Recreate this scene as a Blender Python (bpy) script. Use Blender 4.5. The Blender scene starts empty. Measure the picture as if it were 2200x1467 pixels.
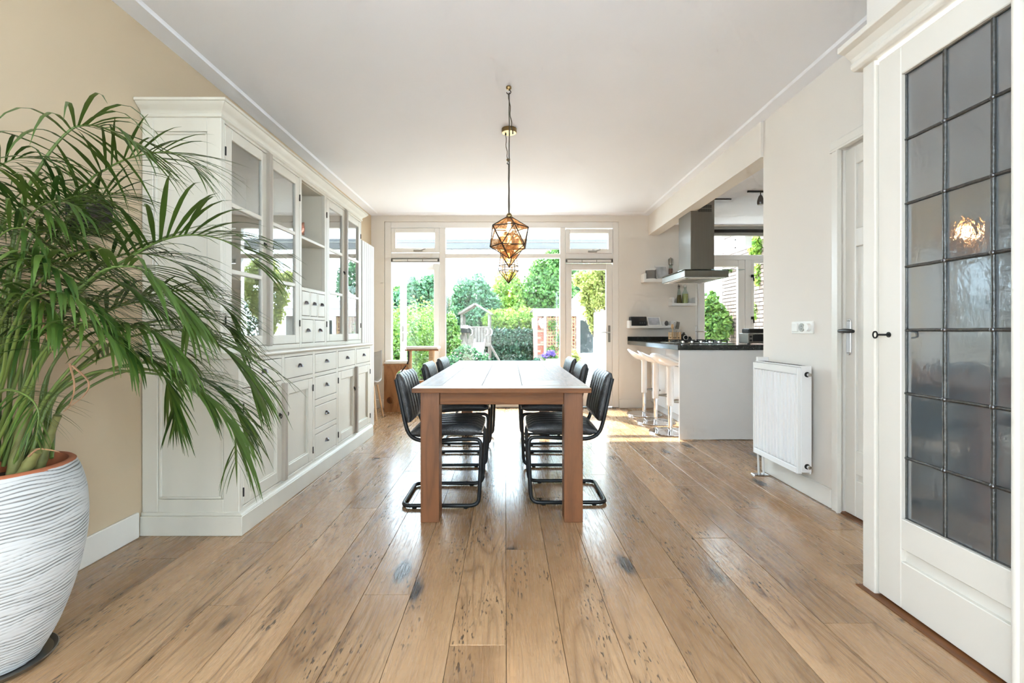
import bpy, bmesh, math, random
import numpy as np
from mathutils import Vector, Matrix

S = bpy.context.scene
COL = S.collection

# ------------------------------------------------------------------ camera, world, light, exposure
F, CX, CY, CAMH = 1010.0, 1096.0, 711.0, 1.10          # focal length and vanishing point in photo pixels, lens height
cam_d = bpy.data.cameras.new('camera')
cam = bpy.data.objects.new('camera', cam_d)
COL.objects.link(cam)
cam.location = (0, 0, CAMH)
cam.rotation_euler = (math.pi / 2, 0, 0)
cam_d.sensor_width = 36.0
cam_d.lens = 36.0 * F / 2200.0
cam_d.shift_x = (1100.0 - CX) / 2200.0
cam_d.shift_y = (CY - 733.5) / 2200.0
cam_d.clip_start = 0.02
cam_d.clip_end = 200
S.camera = cam

world = bpy.data.worlds.new('sky')
S.world = world
world.use_nodes = True
bg = world.node_tree.nodes['Background']
bg.inputs[0].default_value = (0.68, 0.85, 1.0, 1)
bg.inputs[1].default_value = 3.7

def light(name, kind, loc, rot, energy, color, **kw):
    d = bpy.data.lights.new(name, kind)
    d.energy = energy
    d.color = color
    for k, v in kw.items():
        setattr(d, k, v)
    o = bpy.data.objects.new(name, d)
    COL.objects.link(o)
    o.location = loc
    o.rotation_euler = rot
    return o

sun = light('sun', 'SUN', (-6, 14, 12), (0, 0, 0), 6.0, (1.0, 0.98, 0.96), angle=math.radians(0.8))
sun.rotation_euler = Vector((0.50, -0.86, -1.0)).to_track_quat('-Z', 'Y').to_euler()
# sampling portals on the openings that the sky shines through
for nm, loc, rot, sx, sy in (('garden_window_portal', (-0.12, 6.95, 1.33), (-math.pi / 2, 0, 0), 3.3, 2.6), ('kitchen_window_portal', (3.4, 6.95, 1.8), (-math.pi / 2, 0, 0), 1.6, 1.7),
                             ('left_window_portal', (-2.15, -1.6, 1.5), (0, -math.pi / 2, 0), 2.0, 2.8), ('right_window_portal', (1.65, -1.5, 1.5), (0, math.pi / 2, 0), 2.0, 3.0)):
    p = light(nm, 'AREA', loc, rot, 1.0, (1, 1, 1), shape='RECTANGLE', size=sx, size_y=sy)
    p.data.cycles.is_portal = True

S.view_settings.view_transform = 'Standard'
S.view_settings.look = 'None'
S.view_settings.exposure = 2.2
S.view_settings.gamma = 1.0
S.view_settings.use_curve_mapping = False
S.cycles.use_denoising = True
S.cycles.use_adaptive_sampling = True
S.cycles.adaptive_threshold = 0.09
S.cycles.adaptive_min_samples = 12
S.cycles.max_bounces = 6
S.cycles.diffuse_bounces = 4
S.cycles.glossy_bounces = 3
S.cycles.transparent_max_bounces = 16
S.cycles.sample_clamp_indirect = 6.0
S.cycles.caustics_reflective = False
S.cycles.caustics_refractive = False

# ------------------------------------------------------------------ helpers
def PX(px, d):
    return (px - CX) / F * d
def PZ(py, d):
    return CAMH + (CY - py) / F * d
def P3(px, py, d):
    return Vector((PX(px, d), d, PZ(py, d)))
def lin(c):
    out = []
    for v in c:
        v /= 255.0
        out.append(v / 12.92 if v <= 0.04045 else ((v + 0.055) / 1.055) ** 2.4)
    return out

WLOC = {}

class MB:
    def __init__(self):
        self.v = []
        self.f = []
    def add(self, vs, fs):
        n = len(self.v)
        self.v += [tuple(p) for p in vs]
        self.f += [tuple(i + n for i in f) for f in fs]
        return self
    def box(self, x0, x1, y0, y1, z0, z1):
        x0, x1 = min(x0, x1), max(x0, x1)
        y0, y1 = min(y0, y1), max(y0, y1)
        z0, z1 = min(z0, z1), max(z0, z1)
        return self.add([(x0, y0, z0), (x1, y0, z0), (x1, y1, z0), (x0, y1, z0), (x0, y0, z1), (x1, y0, z1), (x1, y1, z1), (x0, y1, z1)],
                        [(0, 3, 2, 1), (4, 5, 6, 7), (0, 1, 5, 4), (1, 2, 6, 5), (2, 3, 7, 6), (3, 0, 4, 7)])
    def bar(self, a, b, w, h=None, up=(0, 0, 1)):
        """a square bar between two points"""
        h = h or w
        a, b = Vector(a), Vector(b)
        t = (b - a).normalized()
        up = Vector(up)
        if abs(t.dot(up)) > 0.98:
            up = Vector((1, 0, 0))
        s = t.cross(up).normalized()
        u = s.cross(t).normalized()
        vs = []
        for p in (a, b):
            for i, j in ((-1, -1), (1, -1), (1, 1), (-1, 1)):
                vs.append(p + s * (i * w / 2) + u * (j * h / 2))
        return self.add(vs, [(0, 1, 2, 3), (7, 6, 5, 4), (0, 4, 5, 1), (1, 5, 6, 2), (2, 6, 7, 3), (3, 7, 4, 0)])
    def prism(self, pts, axis, a0, a1):
        """extrude a 2D outline along an axis; outline gives the other two coordinates in order"""
        n = len(pts)
        vs = []
        for a in (a0, a1):
            for p, q in pts:
                vs.append({'x': (a, p, q), 'y': (p, a, q), 'z': (p, q, a)}[axis])
        fs = [tuple(range(n - 1, -1, -1)), tuple(range(n, 2 * n))]
        for i in range(n):
            j = (i + 1) % n
            fs.append((i, j, n + j, n + i))
        return self.add(vs, fs)
    def tube(self, path, r, n=8, closed=False, caps=True):
        path = [Vector(p) for p in path]
        m = len(path)
        rad = r if isinstance(r, (list, tuple)) else [r] * m
        vs, fs = [], []
        prev = None
        for i, p in enumerate(path):
            if closed:
                t = path[(i + 1) % m] - path[i - 1]
            else:
                t = path[min(i + 1, m - 1)] - path[max(i - 1, 0)]
            t.normalize()
            if prev is None:
                a = Vector((0, 0, 1)) if abs(t.z) < 0.9 else Vector((1, 0, 0))
                prev = (a - t * a.dot(t)).normalized()
            else:
                prev = (prev - t * prev.dot(t)).normalized()
            s = t.cross(prev)
            for k in range(n):
                an = 2 * math.pi * k / n
                vs.append(p + (prev * math.cos(an) + s * math.sin(an)) * rad[i])
        for i in range(m if closed else m - 1):
            j = (i + 1) % m
            for k in range(n):
                l = (k + 1) % n
                fs.append((i * n + k, i * n + l, j * n + l, j * n + k))
        if caps and not closed:
            fs.append(tuple(range(n - 1, -1, -1)))
            fs.append(tuple((m - 1) * n + k for k in range(n)))
        return self.add(vs, fs)
    def lathe(self, prof, c=(0, 0, 0), n=24, axis='z', wob=None, caps=True):
        vs, fs = [], []
        m = len(prof)
        for i, (r, h) in enumerate(prof):
            for k in range(n):
                an = 2 * math.pi * k / n
                rr = r + (wob(an, h) if wob else 0)
                a, b = rr * math.cos(an), rr * math.sin(an)
                p = {'z': (a, b, h), 'y': (a, h, b), 'x': (h, a, b)}[axis]
                vs.append((p[0] + c[0], p[1] + c[1], p[2] + c[2]))
        for i in range(m - 1):
            for k in range(n):
                l = (k + 1) % n
                fs.append((i * n + k, i * n + l, (i + 1) * n + l, (i + 1) * n + k))
        if caps:
            fs.append(tuple(range(n - 1, -1, -1)))
            fs.append(tuple((m - 1) * n + k for k in range(n)))
        return self.add(vs, fs)
    def ball(self, c, r, n=12, sz=1.0):
        m = n // 2
        prof = [(max(1e-4, r * math.sin(math.pi * i / m)), -r * sz * math.cos(math.pi * i / m)) for i in range(m + 1)]
        return self.lathe(prof, c, n)
    def build(self, name, mat, parent=None, bevel=0.0, seg=1, smooth=None, base=None):
        vs = np.array(self.v, dtype=float)
        if parent is not None:
            off = WLOC[parent.name]
        elif base is not None:
            off = Vector(base)
        else:
            lo, hi = vs.min(0), vs.max(0)
            off = Vector(((lo[0] + hi[0]) / 2, (lo[1] + hi[1]) / 2, lo[2]))
        me = bpy.data.meshes.new(name)
        me.from_pydata((vs - np.array(off)).tolist(), [], self.f)
        if bevel > 0:
            bm = bmesh.new()
            bm.from_mesh(me)
            bmesh.ops.recalc_face_normals(bm, faces=bm.faces)
            ed = [e for e in bm.edges if len(e.link_faces) == 2 and e.calc_face_angle(0) > 0.5]
            bmesh.ops.bevel(bm, geom=ed, offset=bevel, segments=seg, affect='EDGES', profile=0.5, clamp_overlap=True)
            bm.to_mesh(me)
            bm.free()
        else:
            bm = bmesh.new()
            bm.from_mesh(me)
            bmesh.ops.recalc_face_normals(bm, faces=bm.faces)
            bm.to_mesh(me)
            bm.free()
        if smooth is not None:
            me.polygons.foreach_set('use_smooth', [True] * len(me.polygons))
            me.set_sharp_from_angle(angle=math.radians(smooth))
        me.materials.append(mat)
        o = bpy.data.objects.new(name, me)
        COL.objects.link(o)
        if parent is not None:
            o.parent = parent
        else:
            o.location = off
        WLOC[o.name] = Vector(off)
        return o

def tag(o, label=None, cat=None, group=None, kind=None):
    if label: o['label'] = label
    if cat: o['category'] = cat
    if group: o['group'] = group
    if kind: o['kind'] = kind
    return o
def thing(name, label, cat, loc=(0, 0, 0), group=None, kind=None):
    o = bpy.data.objects.new(name, None)
    o.empty_display_size = 0.05
    COL.objects.link(o)
    o.location = loc
    WLOC[o.name] = Vector(loc)
    return tag(o, label, cat, group, kind)
def children(o):
    return [c for c in COL.objects if c.parent == o]
def copy_tree(o, parent=None):
    c = o.copy()
    COL.objects.link(c)
    c.parent = parent
    for ch in children(o):
        copy_tree(ch, c)
    return c
def box(name, mat, x0, x1, y0, y1, z0, z1, parent=None, bevel=0.0, seg=1):
    return MB().box(x0, x1, y0, y1, z0, z1).build(name, mat, parent, bevel, seg)
def struct(o, label, cat):
    return tag(o, label, cat, kind='structure')
def spline(pts, n):
    """Catmull-Rom through the points"""
    pts = [Vector(p) for p in pts]
    q = [pts[0] * 2 - pts[1]] + pts + [pts[-1] * 2 - pts[-2]]
    out = []
    seg = len(pts) - 1
    for i in range(n + 1):
        u = i / n * seg
        k = min(int(u), seg - 1)
        t = u - k
        a, b, c, d = q[k:k + 4]
        out.append(0.5 * ((2 * b) + (c - a) * t + (2 * a - 5 * b + 4 * c - d) * t * t + (3 * b - a - 3 * c + d) * t ** 3))
    return out
def rounded(pts, r, n=5, closed=False):
    """polyline with its corners rounded"""
    pts = [Vector(p) for p in pts]
    m = len(pts)
    out = []
    for i, p in enumerate(pts):
        if not closed and i in (0, m - 1):
            out.append(p)
            continue
        a, b = pts[i - 1], pts[(i + 1) % m]
        ra = min(r, (a - p).length * 0.49)
        rb = min(r, (b - p).length * 0.49)
        s, e = p + (a - p).normalized() * ra, p + (b - p).normalized() * rb
        for k in range(n + 1):
            t = k / n
            out.append(s * (1 - t) ** 2 + p * 2 * t * (1 - t) + e * t * t)
    return out

# ------------------------------------------------------------------ materials
def new_mat(name):
    m = bpy.data.materials.new(name)
    m.use_nodes = True
    nt = m.node_tree
    nt.nodes.clear()
    out = nt.nodes.new('ShaderNodeOutputMaterial')
    return m, nt, out
def N(nt, t, **kw):
    n = nt.nodes.new('ShaderNode' + t)
    for k, v in kw.items():
        if k.startswith('i_'):
            key = k[2:].replace('_', ' ')
            n.inputs[key].default_value = v
        else:
            setattr(n, k, v)
    return n
def L(nt, a, b):
    nt.links.new(a, b)
def ramp(nt, stops):
    r = nt.nodes.new('ShaderNodeValToRGB')
    e = r.color_ramp.elements
    while len(e) < len(stops):
        e.new(0.5)
    for k, (p, c) in enumerate(stops):
        e[k].position = p
        e[k].color = tuple(c) + (1,) if len(c) == 3 else c
    return r
def mapped(nt, scale, rnd=0.0):
    tc = N(nt, 'TexCoord')
    mp = N(nt, 'Mapping')
    mp.inputs['Scale'].default_value = scale
    if rnd:
        oi = N(nt, 'ObjectInfo')
        mu = N(nt, 'Math', operation='MULTIPLY')
        mu.inputs[1].default_value = rnd
        L(nt, oi.outputs['Random'], mu.inputs[0])
        ad = N(nt, 'VectorMath', operation='ADD')
        L(nt, tc.outputs['Object'], ad.inputs[0])
        L(nt, mu.outputs[0], ad.inputs[1])
        L(nt, ad.outputs[0], mp.inputs['Vector'])
    else:
        L(nt, tc.outputs['Object'], mp.inputs['Vector'])
    return mp.outputs[0]
def M(name, rgb, rough=0.5, metal=0.0, spec=0.5, var=0.0, vscale=3.0, bump=0.0, bscale=60.0, scale=(1, 1, 1), coat=0.0, emit=None):
    """painted / plain material with a little procedural variation of tone and relief"""
    m, nt, out = new_mat(name)
    b = N(nt, 'BsdfPrincipled')
    c = lin(rgb)
    b.inputs['Roughness'].default_value = rough
    b.inputs['Metallic'].default_value = metal
    b.inputs['Specular IOR Level'].default_value = spec
    b.inputs['Coat Weight'].default_value = coat
    vec = mapped(nt, scale)
    n = N(nt, 'TexNoise')
    n.inputs['Scale'].default_value = vscale
    n.inputs['Detail'].default_value = 2
    L(nt, vec, n.inputs['Vector'])
    v = max(var, 0.015)
    r = ramp(nt, [(0.3, [x * (1 - v) for x in c]), (0.7, [min(1, x * (1 + v)) for x in c])])
    L(nt, n.outputs['Fac'], r.inputs['Fac'])
    L(nt, r.outputs['Color'], b.inputs['Base Color'])
    if bump:
        n2 = N(nt, 'TexNoise')
        n2.inputs['Scale'].default_value = bscale
        L(nt, vec, n2.inputs['Vector'])
        bp = N(nt, 'Bump')
        bp.inputs['Strength'].default_value = bump
        bp.inputs['Distance'].default_value = 0.01
        L(nt, n2.outputs['Fac'], bp.inputs['Height'])
        L(nt, bp.outputs['Normal'], b.inputs['Normal'])
    if emit:
        b.inputs['Emission Color'].default_value = lin(emit[0]) + [1]
        b.inputs['Emission Strength'].default_value = emit[1]
    L(nt, b.outputs[0], out.inputs[0])
    return m

def wood(name, light_c, dark_c, grain=(1.0, 0.1, 1.0), rough=0.4, rings=26.0, gscale=5.0, knots=0.5, contrast=0.6, rnd=50.0, tint=0.12, bump=0.12, spec=0.5, pale=None, coat=0.0):
    """boards with cathedral grain, pores, knots and a tone of their own for every board"""
    m, nt, out = new_mat(name)
    b = N(nt, 'BsdfPrincipled')
    b.inputs['Specular IOR Level'].default_value = spec
    b.inputs['Coat Weight'].default_value = coat
    b.inputs['Coat Roughness'].default_value = 0.14
    vec = mapped(nt, grain, rnd)
    n1 = N(nt, 'TexNoise')
    n1.inputs['Scale'].default_value = gscale
    n1.inputs['Detail'].default_value = 1.5
    n1.inputs['Distortion'].default_value = 0.25
    L(nt, vec, n1.inputs['Vector'])
    mu = N(nt, 'Math', operation='MULTIPLY')
    mu.inputs[1].default_value = rings
    L(nt, n1.outputs['Fac'], mu.inputs[0])
    fr = N(nt, 'Math', operation='PINGPONG')
    fr.inputs[1].default_value = 1.0
    L(nt, mu.outputs[0], fr.inputs[0])
    pw = N(nt, 'Math', operation='POWER')
    pw.inputs[1].default_value = 3.0
    L(nt, fr.outputs[0], pw.inputs[0])
    # pores
    mp2 = N(nt, 'Mapping')
    mp2.inputs['Scale'].default_value = (45, 22, 45)
    L(nt, vec, mp2.inputs['Vector'])
    n2 = N(nt, 'TexNoise')
    n2.inputs['Scale'].default_value = 3.0
    n2.inputs['Detail'].default_value = 3
    L(nt, mp2.outputs[0], n2.inputs['Vector'])
    # broad tone clouds
    n3 = N(nt, 'TexNoise')
    n3.inputs['Scale'].default_value = 2.5
    n3.inputs['Detail'].default_value = 2
    L(nt, vec, n3.inputs['Vector'])
    lc, dc = lin(light_c), lin(dark_c)
    mid = [(a + c) / 2 for a, c in zip(lc, dc)]
    base = ramp(nt, [(0.3, mid if not pale else lc), (0.7, lc if not pale else lin(pale))])
    L(nt, n3.outputs['Fac'], base.inputs['Fac'])
    g = N(nt, 'Math', operation='MULTIPLY')
    g.inputs[1].default_value = contrast
    L(nt, pw.outputs[0], g.inputs[0])
    pr = ramp(nt, [(0.42, (0, 0, 0)), (0.72, (1, 1, 1))])
    L(nt, n2.outputs['Fac'], pr.inputs['Fac'])
    g2 = N(nt, 'Math', operation='MULTIPLY_ADD')
    g2.inputs[1].default_value = 0.35 * contrast
    L(nt, pr.outputs['Color'], g2.inputs[0])
    L(nt, g.outputs[0], g2.inputs[2])
    mx = N(nt, 'MixRGB')
    mx.use_clamp = True
    mx.inputs[2].default_value = dc + [1]
    L(nt, g2.outputs[0], mx.inputs[0])
    L(nt, base.outputs['Color'], mx.inputs[1])
    # knots and cracks
    mp3 = N(nt, 'Mapping')
    mp3.inputs['Scale'].default_value = (5.2, 11.0, 5.2)
    L(nt, vec, mp3.inputs['Vector'])
    n4 = N(nt, 'TexNoise')
    n4.inputs['Scale'].default_value = 1.35
    n4.inputs['Detail'].default_value = 5
    n4.inputs['Roughness'].default_value = 0.62
    L(nt, mp3.outputs[0], n4.inputs['Vector'])
    kr = ramp(nt, [(0.64, (0, 0, 0)), (0.72, (1, 1, 1))])
    L(nt, n4.outputs['Fac'], kr.inputs['Fac'])
    km = N(nt, 'Math', operation='MULTIPLY')
    km.inputs[1].default_value = knots
    L(nt, kr.outputs['Color'], km.inputs[0])
    mk = N(nt, 'MixRGB')
    mk.inputs[2].default_value = [x * 0.22 for x in dc] + [1]
    L(nt, km.outputs[0], mk.inputs[0])
    L(nt, mx.outputs[0], mk.inputs[1])
    # tone of each board
    oi = N(nt, 'ObjectInfo')
    tr = N(nt, 'MapRange')
    tr.inputs['To Min'].default_value = 1 - tint
    tr.inputs['To Max'].default_value = 1 + tint
    L(nt, oi.outputs['Random'], tr.inputs['Value'])
    hs = N(nt, 'HueSaturation')
    L(nt, tr.outputs[0], hs.inputs['Value'])
    L(nt, mk.outputs[0], hs.inputs['Color'])
    L(nt, hs.outputs[0], b.inputs['Base Color'])
    rr = N(nt, 'MapRange')
    rr.inputs['To Min'].default_value = rough - 0.05
    rr.inputs['To Max'].default_value = rough + 0.14
    L(nt, n2.outputs['Fac'], rr.inputs['Value'])
    L(nt, rr.outputs[0], b.inputs['Roughness'])
    bp = N(nt, 'Bump')
    bp.inputs['Strength'].default_value = bump
    bp.inputs['Distance'].default_value = 0.004
    bp.invert = True
    L(nt, g2.outputs[0], bp.inputs['Height'])
    L(nt, bp.outputs['Normal'], b.inputs['Normal'])
    L(nt, b.outputs[0], out.inputs[0])
    return m

def oak_plank(name):
    """oiled oak: every plank its own tone, cathedral grain swirling round knots, clusters of dark flecks"""
    m, nt, out = new_mat(name)
    b = N(nt, 'BsdfPrincipled')
    b.inputs['Coat Weight'].default_value = 0.25
    b.inputs['Coat Roughness'].default_value = 0.16
    v0 = mapped(nt, (1, 1, 1), 50.0)
    def noise(scale, detail=2.0, dist=0.0, rough=0.5):
        mp = N(nt, 'Mapping')
        mp.inputs['Scale'].default_value = scale
        L(nt, v0, mp.inputs['Vector'])
        n = N(nt, 'TexNoise')
        n.inputs['Scale'].default_value = 1.0
        n.inputs['Detail'].default_value = detail
        n.inputs['Distortion'].default_value = dist
        n.inputs['Roughness'].default_value = rough
        L(nt, mp.outputs[0], n.inputs['Vector'])
        return n.outputs['Fac']
    def rng_(src, f0, f1, t0=0.0, t1=1.0):
        r = N(nt, 'MapRange')
        for k, v in (('From Min', f0), ('From Max', f1), ('To Min', t0), ('To Max', t1)):
            r.inputs[k].default_value = v
        L(nt, src, r.inputs['Value'])
        return r.outputs[0]
    def op(o, a, c, d=None):
        n = N(nt, 'Math', operation=o)
        for k, x in enumerate((a, c, d)):
            if x is None: continue
            if isinstance(x, (int, float)): n.inputs[k].default_value = x
            else: L(nt, x, n.inputs[k])
        return n.outputs[0]
    mpv = N(nt, 'Mapping')
    mpv.inputs['Scale'].default_value = (3.4, 1.25, 3.4)
    L(nt, v0, mpv.inputs['Vector'])
    vo = N(nt, 'TexVoronoi')
    vo.inputs['Scale'].default_value = 1.0
    L(nt, mpv.outputs[0], vo.inputs['Vector'])
    d = op('ADD', vo.outputs['Distance'], op('MULTIPLY_ADD', noise((30, 10, 30), 1), 0.10, -0.05))
    knot = rng_(d, 0.15, 0.085)
    swirl = op('POWER', rng_(d, 0.55, 0.0), 2.0)
    g = noise((5.0, 0.42, 5.0), 1.5, 0.3)
    rings = op('PINGPONG', op('MULTIPLY_ADD', g, 40.0, op('MULTIPLY', swirl, 5.0)), 1.0)
    rings = op('POWER', rings, 4.0)
    mask = rng_(noise((3.2, 0.5, 3.2), 0), 0.42, 0.62, 0.10, 0.62)
    rings = op('MULTIPLY', rings, mask)
    pores = rng_(noise((170, 9, 170), 1), 0.46, 0.75)
    fleck = op('MULTIPLY', rng_(noise((120, 26, 120), 1), 0.60, 0.66), rng_(noise((9, 2.6, 9), 1), 0.52, 0.62))
    streak = rng_(noise((22, 1.6, 22), 2, 0.0, 0.6), 0.60, 0.78, 0.0, 0.45)
    dark = op('ADD', op('MULTIPLY_ADD', pores, 0.22, rings), streak)
    base = ramp(nt, [(0.30, lin((160, 124, 88))), (0.70, lin((188, 152, 114)))])
    L(nt, noise((4.5, 0.7, 4.5), 1), base.inputs['Fac'])
    mx = N(nt, 'MixRGB'); mx.use_clamp = True
    mx.inputs[2].default_value = lin((98, 66, 40)) + [1]
    L(nt, dark, mx.inputs[0]); L(nt, base.outputs['Color'], mx.inputs[1])
    halo = op('MULTIPLY', rng_(d, 0.34, 0.12), 0.35)
    mh = N(nt, 'MixRGB')
    mh.inputs[2].default_value = lin((104, 74, 48)) + [1]
    L(nt, halo, mh.inputs[0]); L(nt, mx.outputs[0], mh.inputs[1])
    mk = N(nt, 'MixRGB')
    mk.inputs[2].default_value = lin((40, 36, 34)) + [1]
    L(nt, op('MULTIPLY', op('MAXIMUM', knot, op('MULTIPLY', fleck, 0.85)), 0.92), mk.inputs[0]); L(nt, mh.outputs[0], mk.inputs[1])
    oi = N(nt, 'ObjectInfo')
    hs = N(nt, 'HueSaturation')
    L(nt, rng_(oi.outputs['Random'], 0.0, 1.0, 0.86, 1.12), hs.inputs['Value'])
    L(nt, mk.outputs[0], hs.inputs['Color'])
    L(nt, hs.outputs[0], b.inputs['Base Color'])
    L(nt, rng_(pores, 0.0, 1.0, 0.22, 0.40), b.inputs['Roughness'])
    bp = N(nt, 'Bump')
    bp.invert = True
    bp.inputs['Strength'].default_value = 0.12
    bp.inputs['Distance'].default_value = 0.003
    L(nt, pores, bp.inputs['Height'])
    L(nt, bp.outputs['Normal'], b.inputs['Normal'])
    L(nt, b.outputs[0], out.inputs[0])
    return m

def thin_glass(name, tint=(1, 1, 1), gloss=1.0, rough=0.0, ior=1.5):
    m, nt, out = new_mat(name)
    t = N(nt, 'BsdfTransparent')
    t.inputs[0].default_value = tuple(tint) + (1,)
    g = N(nt, 'BsdfGlossy')
    g.inputs['Roughness'].default_value = rough
    # same reflectance on both faces of the pane (the ray goes straight through)
    ge = N(nt, 'NewGeometry')
    io = N(nt, 'MapRange')
    io.inputs['To Min'].default_value = ior
    io.inputs['To Max'].default_value = 1.0 / ior
    L(nt, ge.outputs['Backfacing'], io.inputs['Value'])
    fr = N(nt, 'Fresnel')
    L(nt, io.outputs[0], fr.inputs[0])
    mu = N(nt, 'Math', operation='MULTIPLY')
    mu.inputs[1].default_value = gloss
    mu.use_clamp = True
    L(nt, fr.outputs[0], mu.inputs[0])
    mx = N(nt, 'MixShader')
    L(nt, mu.outputs[0], mx.inputs[0])
    L(nt, t.outputs[0], mx.inputs[1])
    L(nt, g.outputs[0], mx.inputs[2])
    L(nt, mx.outputs[0], out.inputs[0])
    return m

def obscured_glass(name):
    """wrinkled semi-opaque leaded glass"""
    m, nt, out = new_mat(name)
    vec = mapped(nt, (1, 1, 1), 20.0)
    n = N(nt, 'TexNoise')
    n.inputs['Scale'].default_value = 38
    n.inputs['Detail'].default_value = 4
    L(nt, vec, n.inputs['Vector'])
    bp = N(nt, 'Bump')
    bp.inputs['Strength'].default_value = 0.05
    bp.inputs['Distance'].default_value = 0.01
    L(nt, n.outputs['Fac'], bp.inputs['Height'])
    d = N(nt, 'BsdfDiffuse')
    d.inputs[0].default_value = lin((150, 164, 172)) + [1]
    t = N(nt, 'BsdfRefraction')
    t.inputs['Color'].default_value = (0.90, 0.95, 0.97, 1)
    t.inputs['Roughness'].default_value = 0.42
    t.inputs['IOR'].default_value = 1.05
    m1 = N(nt, 'MixShader')
    m1.inputs[0].default_value = 0.66
    L(nt, d.outputs[0], m1.inputs[1])
    L(nt, t.outputs[0], m1.inputs[2])
    g = N(nt, 'BsdfGlossy')
    g.inputs['Roughness'].default_value = 0.035
    L(nt, bp.outputs['Normal'], g.inputs['Normal'])
    fr = N(nt, 'Fresnel')
    fr.inputs[0].default_value = 1.9
    m2 = N(nt, 'MixShader')
    ma = N(nt, 'Math', operation='MULTIPLY_ADD')
    ma.inputs[1].default_value = 2.2
    ma.inputs[2].default_value = 0.12
    ma.use_clamp = True
    L(nt, fr.outputs[0], ma.inputs[0])
    L(nt, ma.outputs[0], m2.inputs[0])
    L(nt, m1.outputs[0], m2.inputs[1])
    L(nt, g.outputs[0], m2.inputs[2])
    L(nt, m2.outputs[0], out.inputs[0])
    return m

def leaf_mat(name, c1, c2, trans=0.35, rough=0.45, gloss=0.3):
    """foliage: every leaf a tone of its own, light shining through"""
    m, nt, out = new_mat(name)
    ge = N(nt, 'NewGeometry')
    r = ramp(nt, [(0.0, lin(c1)), (1.0, lin(c2))])
    L(nt, ge.outputs['Random Per Island'], r.inputs['Fac'])
    b = N(nt, 'BsdfPrincipled')
    b.inputs['Roughness'].default_value = rough
    b.inputs['Specular IOR Level'].default_value = gloss
    L(nt, r.outputs['Color'], b.inputs['Base Color'])
    t = N(nt, 'BsdfTranslucent')
    hs = N(nt, 'HueSaturation')
    hs.inputs['Value'].default_value = 1.5
    hs.inputs['Hue'].default_value = 0.48
    L(nt, r.outputs['Color'], hs.inputs['Color'])
    L(nt, hs.outputs[0], t.inputs[0])
    mx = N(nt, 'MixShader')
    mx.inputs[0].default_value = trans
    L(nt, b.outputs[0], mx.inputs[1])
    L(nt, t.outputs[0], mx.inputs[2])
    L(nt, mx.outputs[0], out.inputs[0])
    return m

def mercury_glass(name):
    """amber mottled lamp glass with dark streaks"""
    m, nt, out = new_mat(name)
    vec = mapped(nt, (1, 1, 1), 10.0)
    n = N(nt, 'TexNoise')
    n.inputs['Scale'].default_value = 20
    n.inputs['Detail'].default_value = 4
    n.inputs['Distortion'].default_value = 3.0
    L(nt, vec, n.inputs['Vector'])
    r = ramp(nt, [(0.36, lin((178, 146, 116))), (0.50, lin((236, 216, 192))), (0.62, lin((252, 243, 232)))])
    L(nt, n.outputs['Fac'], r.inputs['Fac'])
    t = N(nt, 'BsdfTransparent')
    L(nt, r.outputs['Color'], t.inputs[0])
    d = N(nt, 'BsdfTranslucent')
    d.inputs[0].default_value = lin((200, 160, 122)) + [1]
    g = N(nt, 'BsdfGlossy')
    g.inputs['Roughness'].default_value = 0.12
    g.inputs[0].default_value = lin((200, 176, 150)) + [1]
    m1 = N(nt, 'MixShader')
    m1.inputs[0].default_value = 0.10
    L(nt, t.outputs[0], m1.inputs[1])
    L(nt, d.outputs[0], m1.inputs[2])
    m2 = N(nt, 'MixShader')
    m2.inputs[0].default_value = 0.10
    L(nt, m1.outputs[0], m2.inputs[1])
    L(nt, g.outputs[0], m2.inputs[2])
    L(nt, m2.outputs[0], out.inputs[0])
    return m

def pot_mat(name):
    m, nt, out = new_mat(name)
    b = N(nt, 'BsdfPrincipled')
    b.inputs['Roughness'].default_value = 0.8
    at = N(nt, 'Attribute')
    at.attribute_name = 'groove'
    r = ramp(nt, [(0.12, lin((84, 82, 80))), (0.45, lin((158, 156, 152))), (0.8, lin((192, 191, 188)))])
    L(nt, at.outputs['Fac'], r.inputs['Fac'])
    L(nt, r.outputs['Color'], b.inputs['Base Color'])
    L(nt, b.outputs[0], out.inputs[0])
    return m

mt = {}
mt['wall_beige'] = M('wall_beige', (202, 182, 153), 0.75, var=0.03, vscale=1.2)
mt['wall_white'] = M('wall_offwhite', (229, 223, 214), 0.7, var=0.02, vscale=1.2)
mt['ceiling'] = M('ceiling_white', (239, 242, 249), 0.85, var=0.012, vscale=1.0)
mt['trim'] = M('trim_white', (229, 225, 216), 0.35, var=0.012)
mt['door_white'] = M('door_white', (226, 221, 211), 0.38, var=0.015)
mt['frame_white'] = M('window_frame_white', (236, 233, 228), 0.35)
mt['cab'] = M('cabinet_paint', (214, 210, 197), 0.42, var=0.03, vscale=6, bump=0.03, bscale=25, scale=(1, 1, 0.2))
mt['cab_in'] = M('cabinet_inside', (214, 208, 192), 0.6, var=0.02)
mt['astragal'] = M('cabinet_strip', (170, 161, 148), 0.45, var=0.02)  # darker than the cabinet paint: shade on the strips put into the colour
mt['white_gloss'] = M('white_gloss', (240, 240, 240), 0.18)
mt['white_matt'] = M('white_matt', (232, 231, 228), 0.5)
mt['cupboard'] = M('cupboard_paint', (208, 206, 201), 0.5)
mt['radiator'] = M('radiator_enamel', (240, 240, 239), 0.25)
mt['grey_panel'] = M('peninsula_panel', (236, 235, 233), 0.4)
mt['stone'] = M('black_stone', (38, 41, 38), 0.12, var=0.35, vscale=90, spec=0.6)
mt['steel'] = M('brushed_steel', (146, 142, 135), 0.32, metal=1.0, var=0.04, vscale=4, scale=(40, 40, 0.6))
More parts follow.
